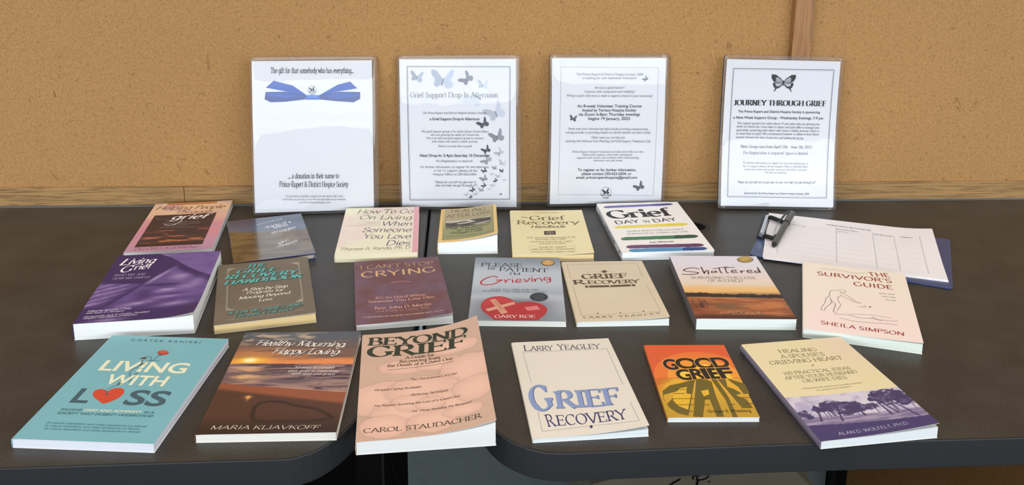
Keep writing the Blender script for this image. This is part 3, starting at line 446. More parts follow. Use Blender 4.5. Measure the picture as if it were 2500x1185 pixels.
('P',[(69.7,65.8),(69.0,66.6),(68.1,67.0),(67.3,66.9),(66.9,66.3),(67.1,65.4),(67.8,64.6),(68.7,64.1),(69.5,64.3),(69.9,64.9)],'6c543c'),
('T', 'Compassionate advice and simple activities', 28.8, 116.1, 106.4, 117.8, 3.5, 'is', '84705a'),
('T', 'for widows and widowers', 45.0, 122.6, 89.9, 122.9, 3.4, 'is', '84705a'),
('T', 'ALAN D. WOLFELT, PH.D.', 25.8, 211.5, 110.8, 210.1, 6.8, 'op', 'ccc4dc'),
],
's1':[
('T', 'The gift for that somebody who has everything...', 33.2, 22.2, 182.6, 23.7, 10.1, 'bs', '2a2a30'),
('P',[(24.2,48.6),(38.6,36.3),(72.1,45.2),(96.5,62.9),(95.1,66.3),(77.0,61.3),(58.9,55.7)],'2f5cae'),
('P',[(21.9,69.8),(24.0,56.6),(58.9,56.5),(95.2,63.6),(95.1,71.1),(58.5,74.9),(32.6,75.5)],'24488e'),
('P',[(24.0,59.2),(58.9,58.4),(92.6,64.7),(58.7,67.7),(25.2,63.2)],'2f5cae'),
('P',[(188.7,52.0),(175.7,39.0),(153.2,44.9),(120.0,63.4),(121.3,66.7),(139.8,60.8),(155.6,57.0)],'2f5cae'),
('P',[(193.7,71.4),(193.9,58.8),(155.6,57.8),(120.0,64.5),(119.9,71.5),(150.1,75.1),(181.7,77.7)],'24488e'),
('P',[(192.6,61.5),(155.6,59.6),(122.6,65.1),(155.4,69.8),(192.0,66.8)],'2f5cae'),
('P',[(94.7,63.1),(120.8,63.5),(120.1,72.0),(95.6,71.7)],'3c6cbc'),
('P',[(97.8,64.7),(117.7,65.0),(116.0,67.7),(99.3,67.4)],'5a86cc'),
('L',[(114.5,53.7),(114.2,55.7),(113.4,57.5),(112.2,59.0),(110.7,60.2),(108.9,60.9),(107.0,61.1),(105.1,60.8),(103.4,60.1),(101.9,58.9),(100.7,57.3),(100.0,55.5),(99.8,53.6),(100.1,51.6),(100.9,49.8),(102.1,48.3),(103.6,47.1),(105.4,46.4),(107.3,46.2),(109.2,46.5),(110.9,47.2),(112.4,48.4),(113.5,50.0),(114.2,51.8),(114.5,53.7)],0.5,'404046',0),
('B',107.1,53.3,5.5,0,'2c2c30'),
('P',[(100.1,56.2),(114.0,56.4),(114.0,58.8),(100.1,58.6)],'2c2c30'),
('T', 'HOSPICE', 101.2, 58.4, 112.9, 58.5, 1.8, 'bsans', 'e8e8ea'),
('T', 'Society', 103.3, 62.2, 110.6, 62.3, 1.9, 'bsans', '404046'),
('T', '... a donation in their name to', 60.9, 216.3, 152.9, 218.2, 9.7, 'bs', '2a2a30'),
('T', 'Prince Rupert & District Hospice Society', 45.0, 231.5, 169.9, 235.0, 10.3, 'bs', '2a2a30'),
('T', 'To purchase a member, simply scan the above QR Code.', 55.6, 250.6, 159.8, 253.7, 3.5, 'isans', '44444a'),
('T', 'it will take you directly to the Membership Page on our website...', 49.2, 256.4, 166.1, 259.9, 3.5, 'isans', '44444a'),
('T', 'www.PrinceRupertHospice.com', 79.6, 263.2, 136.3, 265.0, 3.5, 'isans', '44444a'),
],
's2':[
('L',[(14.4,12.9),(205.5,14.0)],0.9,'3a3e46',0),
('L',[(205.5,14.0),(203.3,264.1)],0.9,'3a3e46',0),
('L',[(203.3,264.1),(15.2,265.7)],0.9,'3a3e46',0),
('L',[(15.2,265.7),(14.4,12.9)],0.9,'3a3e46',0),
('L',[(16.0,14.8),(203.9,15.9)],0.35,'6a6e76',0),
('L',[(203.9,15.9),(201.6,262.4)],0.35,'6a6e76',0),
('L',[(201.6,262.4),(16.9,263.8)],0.35,'6a6e76',0),
('L',[(16.9,263.8),(16.0,14.8)],0.35,'6a6e76',0),
('B',32.2,33.7,14.2,-1.0,'9aa2ac'),
('B',80.7,40.1,25.0,-0.7,'aab2be'),
('B',125.2,37.5,14.8,1.7999999999999998,'7c8088'),
('B',154.7,48.9,11.4,-1.0,'b6bec8'),
('B',143.8,69.2,25.6,2.5,'ccd2da'),
('B',178.6,100.5,21.6,1.0,'b4b8c0'),
('B',155.4,120.9,12.2,1.0,'44484e'),
('B',180.9,145.5,15.6,0.5,'84888e'),
('B',160.4,170.2,9.5,1.0,'44484e'),
('B',184.8,174.8,9.5,1.7000000000000002,'aaaeb4'),
('B',161.1,189.4,11.6,2.0999999999999996,'94989e'),
('B',190.1,194.9,8.8,-1.0,'b4b8be'),
('B',175.1,204.0,5.4,-0.19999999999999996,'84888e'),
('B',156.0,209.5,6.1,0.7999999999999998,'44484e'),
('B',188.1,209.5,4.8,-0.6000000000000001,'303438'),
('B',170.9,215.1,4.8,1.2999999999999998,'b8bcc2'),
('B',182.3,219.5,6.8,0.2999999999999998,'b4b8be'),
('B',155.3,224.8,8.2,0.8999999999999999,'84888e'),
('B',177.1,228.1,4.8,2.0999999999999996,'3a3e44'),
('B',194.0,226.7,4.1,1.0,'b4b8be'),
('B',155.2,237.8,5.5,1.6,'44484e'),
('B',172.1,237.2,5.5,0.7999999999999998,'b4b8be'),
('B',143.4,238.3,4.1,-0.30000000000000004,'c8ccd2'),
('B',133.8,246.1,6.1,2.0,'44484e'),
('B',150.2,246.1,6.1,0.0,'94989e'),
('B',165.2,243.9,3.4,1.7000000000000002,'b4b8be'),
('B',140.6,253.0,6.1,2.0,'b4b8be'),
('B',122.8,255.0,5.5,1.2000000000000002,'b4b8be'),
('B',130.4,259.5,4.1,2.4000000000000004,'44484e'),
('B',186.4,254.4,2.5,0.10000000000000009,'303438'),
('T', 'Grief Support Drop-In Afternoon', 19.9, 70.8, 182.8, 71.2, 9.8, 's', '6c7078'),
('T', 'The Prince Rupert and District Hospice Society is hosting', 43.2, 101.6, 161.0, 101.8, 4.1, 'isans', '303036'),
('T', 'a Grief Support Drop-In Afternoon', 55.2, 113.4, 148.2, 113.5, 4.9, 'bsans', '303036'),
('T', 'This grief support group is for adults (those 19 and older)', 39.4, 136.3, 164.0, 136.5, 3.8, 'sans', '303036'),
('T', 'who are grieving the death of a loved one.', 56.1, 142.7, 147.9, 142.7, 3.8, 'sans', '303036'),
('T', 'This is an informal grief support group to connect', 47.8, 149.0, 155.2, 149.0, 3.8, 'sans', '303036'),
('T', 'with others who share a similar journey', 58.6, 155.3, 144.3, 155.3, 3.8, 'sans', '303036'),
('T', 'There is no time limit on grief.', 69.9, 164.1, 133.3, 164.1, 3.8, 'isans', '303036'),
('T', 'Next Drop-In: 2-4pm Saturday 10 December', 35.8, 182.5, 167.1, 182.5, 5.0, 'bsans', '303036'),
('T', 'Pre-Registration is required.', 66.8, 192.5, 135.2, 192.4, 4.1, 'sans', '303036'),
('T', 'For further information, to register for this afternoon,', 36.6, 203.8, 165.0, 203.7, 4.1, 'sans', '303036'),
('T', 'or for 1:1 support, please call the', 61.3, 210.7, 142.9, 210.7, 4.1, 'sans', '303036'),
('T', 'Hospice Office on 250-622-6204.', 60.4, 217.9, 141.7, 217.8, 4.1, 'sans', '303036'),
('T', '"Please do not tell me get over it,', 62.9, 232.9, 140.8, 232.8, 4.2, 'handb', '303036'),
('T', 'why not help me get through it?"', 63.4, 239.2, 142.1, 239.2, 4.2, 'handb', '303036'),
],
's3':[
('L',[(97.7,261.9),(15.7,260.5),(16.8,16.3),(201.9,18.0),(200.1,265.3),(119.7,262.8)],0.4,'54585e',0),
('T', 'The Prince Rupert & District Hospice Society, 2009', 45.9, 31.8, 172.7, 32.7, 4.5, 'sans', '34343a'),
('T', 'is looking for new dedicated Volunteers', 58.1, 39.0, 160.4, 39.3, 4.3, 'sans', '34343a'),
('T', 'Are you a good listener?', 81.1, 57.0, 137.3, 57.3, 4.3, 'sans', '34343a'),
('T', 'A person with compassion and reliability?', 61.4, 64.4, 157.4, 64.9, 4.3, 'sans', '34343a'),
('T', 'Willing to spare a few hours a week to support someone in your community?', 27.7, 71.7, 191.7, 73.2, 4.3, 'sans', '34343a'),
('T', 'An 8-week Volunteer Training Course', 48.2, 92.0, 171.1, 92.8, 5.1, 'bsans', '34343a'),
('T', 'hosted by Terrace Hospice Society', 58.1, 99.9, 160.9, 100.6, 5.1, 'bsans', '34343a'),
('T', 'via Zoom 6-8pm Thursday evenings', 50.7, 107.7, 168.3, 108.6, 5.1, 'bsans', '34343a'),
('T', 'begins 19 January, 2023', 69.8, 115.9, 149.1, 116.6, 5.2, 'bsans', '34343a'),
('T', 'Some ways your volunteering helps include providing companionship,', 32.3, 134.3, 185.3, 136.5, 4.4, 'sans', '34343a'),
('T', 'running errands, or providing respite so a family member can take a break.', 27.1, 141.5, 190.5, 143.1, 4.4, 'sans', '34343a'),
('T', 'Other ways you can help are:', 76.5, 151.5, 140.9, 152.2, 4.4, 'sans', '34343a'),
('T', 'assisting with Advance Care Planning, and Grief Support Telephone Calls', 27.9, 157.8, 190.5, 160.1, 4.4, 'sans', '34343a'),
('T', 'Prince Rupert Hospice Volunteers provide end-of-life care that', 40.5, 178.4, 177.4, 180.0, 3.8, 'isans', '34343a'),
('T', 'listens with respect, cares with compassion,', 60.4, 184.4, 156.6, 185.6, 3.8, 'isans', '34343a'),
('T', 'supports with choice, and comforts with understanding', 48.9, 190.0, 169.2, 191.5, 3.8, 'isans', '34343a'),
('T', '- wherever one calls home.', 78.4, 195.9, 137.7, 196.6, 3.8, 'isans', '34343a'),
('T', 'To register or for further information,', 51.8, 214.4, 164.7, 216.0, 5.0, 'bsans', '34343a'),
('T', 'please contact 250-622-6204, or', 59.9, 222.0, 155.8, 223.4, 5.0, 'bsans', '34343a'),
('T', 'email', 49.1, 229.3, 64.7, 229.5, 5.0, 'bsans', '34343a'),
('T', 'princeruperthospice@gmail.com', 67.4, 229.5, 167.1, 231.0, 5.0, 'bisans', '34343a'),
('L',[(118.2,257.5),(117.9,260.2),(117.0,262.8),(115.3,264.9),(113.2,266.6),(110.7,267.6),(108.0,267.9),(105.3,267.5),(102.8,266.4),(100.6,264.7),(98.8,262.4),(97.7,259.9),(97.3,257.1),(97.6,254.4),(98.6,251.9),(100.2,249.7),(102.3,248.1),(104.8,247.1),(107.5,246.8),(110.2,247.2),(112.8,248.3),(115.0,250.0),(116.7,252.2),(117.8,254.7),(118.2,257.5)],0.5,'404046',0),
('B',107.7,256.8,7.8,0,'2c2c30'),
('P',[(97.9,260.8),(117.8,261.2),(117.9,264.7),(98.0,264.3)],'2c2c30'),
('T', 'HOSPICE', 99.6, 263.9, 116.3, 264.2, 2.5, 'bsans', 'e8e8ea'),
('T', 'Society', 102.8, 269.4, 113.3, 269.6, 2.8, 'bsans', '404046'),
('B',177.6,39.4,6.1,1.5,'6c7078'),
('B',40.8,113.5,8.1,-1,'4c5056'),
('B',172.3,247.8,11.4,1,'54585e'),
],
's4':[
('L',[(13.2,17.3),(204.8,16.4)],0.9,'32363c',0),
('L',[(204.8,16.4),(203.2,261.6)],0.9,'32363c',0),
('L',[(203.2,261.6),(12.5,261.9)],0.9,'32363c',0),
('L',[(12.5,261.9),(13.2,17.3)],0.9,'32363c',0),
('L',[(14.9,19.1),(203.1,18.4)],0.3,'6a6e76',0),
('L',[(203.1,18.4),(201.4,259.7)],0.3,'6a6e76',0),
('L',[(201.4,259.7),(14.4,260.0)],0.3,'6a6e76',0),
('L',[(14.4,260.0),(14.9,19.1)],0.3,'6a6e76',0),
('B2',109.8,43.3,23.7),
('T', 'JOURNEY THROUGH GRIEF', 17.6, 87.3, 194.5, 86.0, 10.2, 'fat', '18181c'),
('T', 'The Prince Rupert and District Hospice Society is sponsoring', 27.1, 101.1, 183.8, 99.9, 4.6, 'bsans', '2c2c32'),
('T', 'a Nine Week Support Group - Wednesday Evenings, 7-9 pm', 18.8, 113.0, 190.9, 111.3, 4.8, 'bsans', '2c2c32'),
('T', 'This support group is for adults (those 19 and older) who are grieving the', 25.9, 123.1, 185.0, 122.5, 4.0, 'bs', '5c5c64'),
('T', 'death of a loved one. Learn what to expect and gain skills to manage your', 25.7, 129.5, 184.8, 129.0, 4.0, 'bs', '5c5c64'),
('T', 'grief while connecting with others who share a similar journey. There is', 25.4, 136.5, 184.6, 135.4, 4.0, 'bs', '5c5c64'),
('T', 'no time limit on grief. We recommend however to allow at least three', 25.2, 143.0, 184.4, 141.9, 4.0, 'bs', '5c5c64'),
('T', 'months between the time of your loss and joining the group.', 25.5, 150.0, 155.7, 149.7, 4.0, 'bs', '5c5c64'),
('T', 'Next Group runs from April 12th - June 7th, 2023', 35.2, 168.1, 171.5, 167.3, 5.1, 'bs', '3c3c44'),
('T', 'Pre-Registration is required. Space is limited.', 40.6, 180.2, 165.4, 179.3, 5.4, 's', '3c3c44'),
('T', 'For further information, to register for the nine week group, or', 40.9, 198.3, 166.8, 197.7, 3.5, 'sans', '54545c'),
('T', 'for 1:1 support please call the Hospice Office at 250-622-6204.', 41.2, 204.8, 166.1, 204.0, 3.5, 'sans', '54545c'),
('T', 'Leave your name and number and your call will be returned.', 43.9, 210.7, 164.2, 210.0, 3.5, 'sans', '54545c'),
('T', 'All calls are welcome.', 84.3, 216.2, 125.9, 216.1, 3.5, 'sans', '54545c'),
('T', '"Please do not tell me to get over it, why not help me get through it!"', 30.9, 235.8, 181.8, 234.1, 4.6, 'script', '34343a'),
('T', 'Sponsored by the Prince Rupert and District Hospice Society, 2009', 44.6, 256.0, 169.3, 255.6, 3.3, 'bisans', '34343a'),
],
'clip':[
('T', 'Lending Library Borrowing List', 101.4, 29.6, 176.6, 34.8, 5.8, 'bsans', '86868e'),
('L',[(118.0,40.5),(116.1,199.6)],0.5,'808088',0),
('L',[(178.9,43.0),(177.9,203.0)],0.5,'808088',0),
('L',[(213.4,47.5),(212.8,203.2)],0.5,'808088',0),
('L',[(255.7,38.2),(254.3,200.1)],0.5,'808088',0),
('L',[(22.0,142.4),(21.9,191.0)],0.5,'808088',0),
('T', "Borrower's Name", 119.2, 46.9, 153.7, 48.4, 4.6, 'bsans', '86868e'),
('T', 'Date Borrowed', 180.4, 50.8, 210.4, 51.8, 4.5, 'bsans', '86868e'),
('T', 'Telephone', 224.0, 50.3, 244.0, 48.2, 4.5, 'bsans', '86868e'),
('L',[(41.0,43.1),(255.7,66.5)],0.25,'c4c0c4',0),
('L',[(41.3,55.8),(254.4,80.0)],0.25,'c4c0c4',0),
('L',[(42.0,83.9),(252.9,95.9)],0.25,'c4c0c4',0),
('L',[(42.6,105.8),(250.6,119.2)],0.25,'c4c0c4',0),
('L',[(43.2,129.8),(248.5,141.9)],0.25,'c4c0c4',0),
('L',[(43.7,150.5),(246.3,164.0)],0.25,'c4c0c4',0),
('L',[(44.3,173.2),(244.3,185.5)],0.25,'c4c0c4',0),
('L',[(44.8,190.5),(242.3,206.5)],0.25,'c4c0c4',0),
('T', 'xx xxxx xxx', 41.1, 48.9, 65.2, 53.2, 4.6, 'greek', 'a0a0a8'),
('T', 'xxxx xxxx', 120.0, 57.9, 138.5, 58.7, 3.9, 'greek', 'b0b0b8'),
('L',[(119.9,61.3),(164.4,58.0)],0.25,'b8b4ba',0),
],
}

# ---------------- helpers ----------------
def lin(c):
    c = np.asarray(c, float)
    return np.where(c <= 0.04045, c/12.92, ((c+0.055)/1.055)**2.4)
def hexc(h): return np.array([int(h[i:i+2], 16)/255 for i in (0, 2, 4)])
def C8(*c): return np.array(c, float)/255
def mat(name, col, rough=0.5, spec=0.5, metal=0.0, noise=0.0, nscale=200, bump=0.0, bscale=400, coat=0.0):
    m = bpy.data.materials.new(name); m.use_nodes = True
    nt = m.node_tree; b = nt.nodes['Principled BSDF']; L = nt.links.new
    c = lin(C8(*col)); b.inputs['Base Color'].default_value = (*c, 1)
    b.inputs['Roughness'].default_value = rough; b.inputs['Metallic'].default_value = metal
    b.inputs['Specular IOR Level'].default_value = spec
    if coat: b.inputs['Coat Weight'].default_value = coat; b.inputs['Coat Roughness'].default_value = 0.06
    tc = nt.nodes.new('ShaderNodeTexCoord')
    if noise:
        n = nt.nodes.new('ShaderNodeTexNoise'); n.inputs['Scale'].default_value = nscale; n.inputs['Detail'].default_value = 4
        L(tc.outputs['Object'], n.inputs['Vector'])
        r = nt.nodes.new('ShaderNodeValToRGB'); r.color_ramp.elements[0].position = 0.3; r.color_ramp.elements[1].position = 0.7
        r.color_ramp.elements[0].color = (*(c*(1-noise)), 1); r.color_ramp.elements[1].color = (*np.clip(c*(1+noise), 0, 1), 1)
        L(n.outputs[0], r.inputs[0]); L(r.outputs[0], b.inputs['Base Color'])
    if bump:
        n2 = nt.nodes.new('ShaderNodeTexNoise'); n2.inputs['Scale'].default_value = bscale; n2.inputs['Detail'].default_value = 3
        L(tc.outputs['Object'], n2.inputs['Vector'])
        bp = nt.nodes.new('ShaderNodeBump'); bp.inputs['Strength'].default_value = bump; bp.inputs['Distance'].default_value = 0.001
        L(n2.outputs[0], bp.inputs['Height']); L(bp.outputs[0], b.inputs['Normal'])
    return m
def print_mat(name, rough, spec=0.5, coat=0.0):
    m = bpy.data.materials.new(name); m.use_nodes = True
    nt = m.node_tree; b = nt.nodes['Principled BSDF']; L = nt.links.new
    a = nt.nodes.new('ShaderNodeAttribute'); a.attribute_name = 'print'
    L(a.outputs['Color'], b.inputs['Base Color'])
    b.inputs['Roughness'].default_value = rough; b.inputs['Specular IOR Level'].default_value = spec
    if coat: b.inputs['Coat Weight'].default_value = coat; b.inputs['Coat Roughness'].default_value = 0.13
    return m
def pages_mat(name, col):
    m = mat(name, col, 0.85, 0.2)
    nt = m.node_tree; b = nt.nodes['Principled BSDF']; L = nt.links.new
    tc = nt.nodes.new('ShaderNodeTexCoord'); mp = nt.nodes.new('ShaderNodeMapping'); mp.inputs['Scale'].default_value = (6, 6, 2600)
    n = nt.nodes.new('ShaderNodeTexNoise'); n.inputs['Scale'].default_value = 1.0; n.inputs['Detail'].default_value = 2
    L(tc.outputs['Object'], mp.inputs[0]); L(mp.outputs[0], n.inputs['Vector'])
    c = lin(C8(*col)); r = nt.nodes.new('ShaderNodeValToRGB')
    r.color_ramp.elements[0].position = .3; r.color_ramp.elements[1].position = .65
    r.color_ramp.elements[0].color = (*(c*0.94), 1); r.color_ramp.elements[1].color = (*c, 1)
    L(n.outputs[0], r.inputs[0]); L(r.outputs[0], b.inputs['Base Color'])
    return m
class MB:                                   # collects geometry (mm), builds ONE mesh object (m)
    def __init__(s): s.v = []; s.f = []; s.m = []; s.c = []; s.sm = []
    def add(s, verts, faces, mi=0, col=None, smooth=False):
        b = len(s.v); s.v += [tuple(p) for p in verts]
        s.f += [tuple(i+b for i in f) for f in faces]; s.m += [mi]*len(faces); s.sm += [smooth]*len(faces)
        if col is None: s.c += [(1, 1, 1)]*len(verts)
        elif np.ndim(col) == 1: s.c += [tuple(col)]*len(verts)
        else: s.c += [tuple(c) for c in col]
    def box(s, x0, x1, y0, y1, z0, z1, mi=0, col=None):
        s.add([(x, y, z) for z in (z0, z1) for y in (y0, y1) for x in (x0, x1)],
              [(0, 2, 3, 1), (4, 5, 7, 6), (0, 1, 5, 4), (2, 6, 7, 3), (0, 4, 6, 2), (1, 3, 7, 5)], mi, col)
    def prism(s, poly, z0, z1, mi=0, col=None, cap=True):
        n = len(poly); v = [(x, y, z0) for x, y in poly]+[(x, y, z1) for x, y in poly]
        f = [(i, (i+1) % n, n+(i+1) % n, n+i) for i in range(n)]
        if cap: f += [tuple(range(n-1, -1, -1)), tuple(range(n, 2*n))]
        s.add(v, f, mi, col)
    def tube(s, pts, r, n=12, mi=0, col=None, cap=True):
        P = [Vector(p) for p in pts]; rs = r if isinstance(r, (list, tuple)) else [r]*len(P); v = []; f = []
        t = (P[1]-P[0]).normalized(); a = t.orthogonal().normalized()
        for i, p in enumerate(P):
            t = (P[min(i+1, len(P)-1)]-P[max(i-1, 0)]).normalized(); a = (a-t*a.dot(t)).normalized(); b = t.cross(a)
            v += [tuple(p+(a*math.cos(k*2*math.pi/n)+b*math.sin(k*2*math.pi/n))*rs[i]) for k in range(n)]
        for i in range(len(P)-1):
            f += [(i*n+k, i*n+(k+1) % n, (i+1)*n+(k+1) % n, (i+1)*n+k) for k in range(n)]
        s.add(v, f, mi, col, True)
        if cap: s.add(v[:n], [tuple(range(n-1, -1, -1))], mi, col); s.add(v[-n:], [tuple(range(n))], mi, col)
    def build(s, name, mats, parent=None, bevel=0, at=None):
        me = bpy.data.meshes.new(name)
        V = np.array(s.v, float)/1000
        me.from_pydata(V.tolist(), [], s.f)
        for m in (mats if isinstance(mats, list) else [mats]): me.materials.append(m)
        me.polygons.foreach_set('material_index', s.m); me.polygons.foreach_set('use_smooth', s.sm)
        at_ = me.color_attributes.new('print', 'FLOAT_COLOR', 'POINT')
        cc = np.ones((len(s.v), 4)); cc[:, :3] = lin(np.array(s.c)); at_.data.foreach_set('color', cc.ravel())
        me.update()
        o = bpy.data.objects.new(name, me); COL.objects.link(o)
        if parent: o.parent = parent
        if at: o.location = at
        if bevel:
            b = o.modifiers.new('bevel', 'BEVEL'); b.width = bevel/1000; b.segments = 2; b.limit_method = 'ANGLE'; b.angle_limit = 0.7
        return o
def tag(o, label, cat, group=None):
    o['label'] = label; o['category'] = cat
    if group: o['group'] = group
    return o
def thing(name, label, cat, loc, rz=0, group=None):
    o = bpy.data.objects.new(name, None); COL.objects.link(o); o.empty_display_size = .02
    o.location = loc; o.rotation_euler = (0, 0, rz)
    return tag(o, label, cat, group)
def structure(o): o['kind'] = 'structure'; return o

# ---------------- noise for printed pictures ----------------
def _h(ix, iy, seed):
    n = (ix.astype(np.int64)*374761393+iy.astype(np.int64)*668265263+seed*982451653) & 0xffffffff
    n = ((n ^ (n >> 13))*1274126177) & 0xffffffff
    return ((n ^ (n >> 16)) & 0xffff)/65535.0
def vn(x, y, seed=0):
    ix, iy = np.floor(x), np.floor(y); fx, fy = x-ix, y-iy; fx = fx*fx*(3-2*fx); fy = fy*fy*(3-2*fy)
    a, b, c, d = _h(ix, iy, seed), _h(ix+1, iy, seed), _h(ix, iy+1, seed), _h(ix+1, iy+1, seed)
    return (a*(1-fx)+b*fx)*(1-fy)+(c*(1-fx)+d*fx)*fy
def fbm(U, V, su, sv=None, seed=0, o=4):
    sv = sv or su; t = 0*U; a = .5; tot = 0
    for k in range(o): t = t+a*vn(U/su*2**k, V/sv*2**k, seed+k); tot += a; a *= .55
    return t/tot
def sm(x, a, b): t = np.clip((x-a)/(b-a), 0, 1); return t*t*(3-2*t)
def bl(A, B, t): return A*(1-t[..., None])+B*t[..., None]
def gb(U, V, cu, cv, ru, rv, ang=0):
    c, s = math.cos(math.radians(ang)), math.sin(math.radians(ang)); x, y = U-cu, V-cv
    return np.exp(-((c*x+s*y)/ru)**2-((-s*x+c*y)/rv)**2)
def flat(U, *c): return np.broadcast_to(C8(*c), U.shape+(3,)).copy()

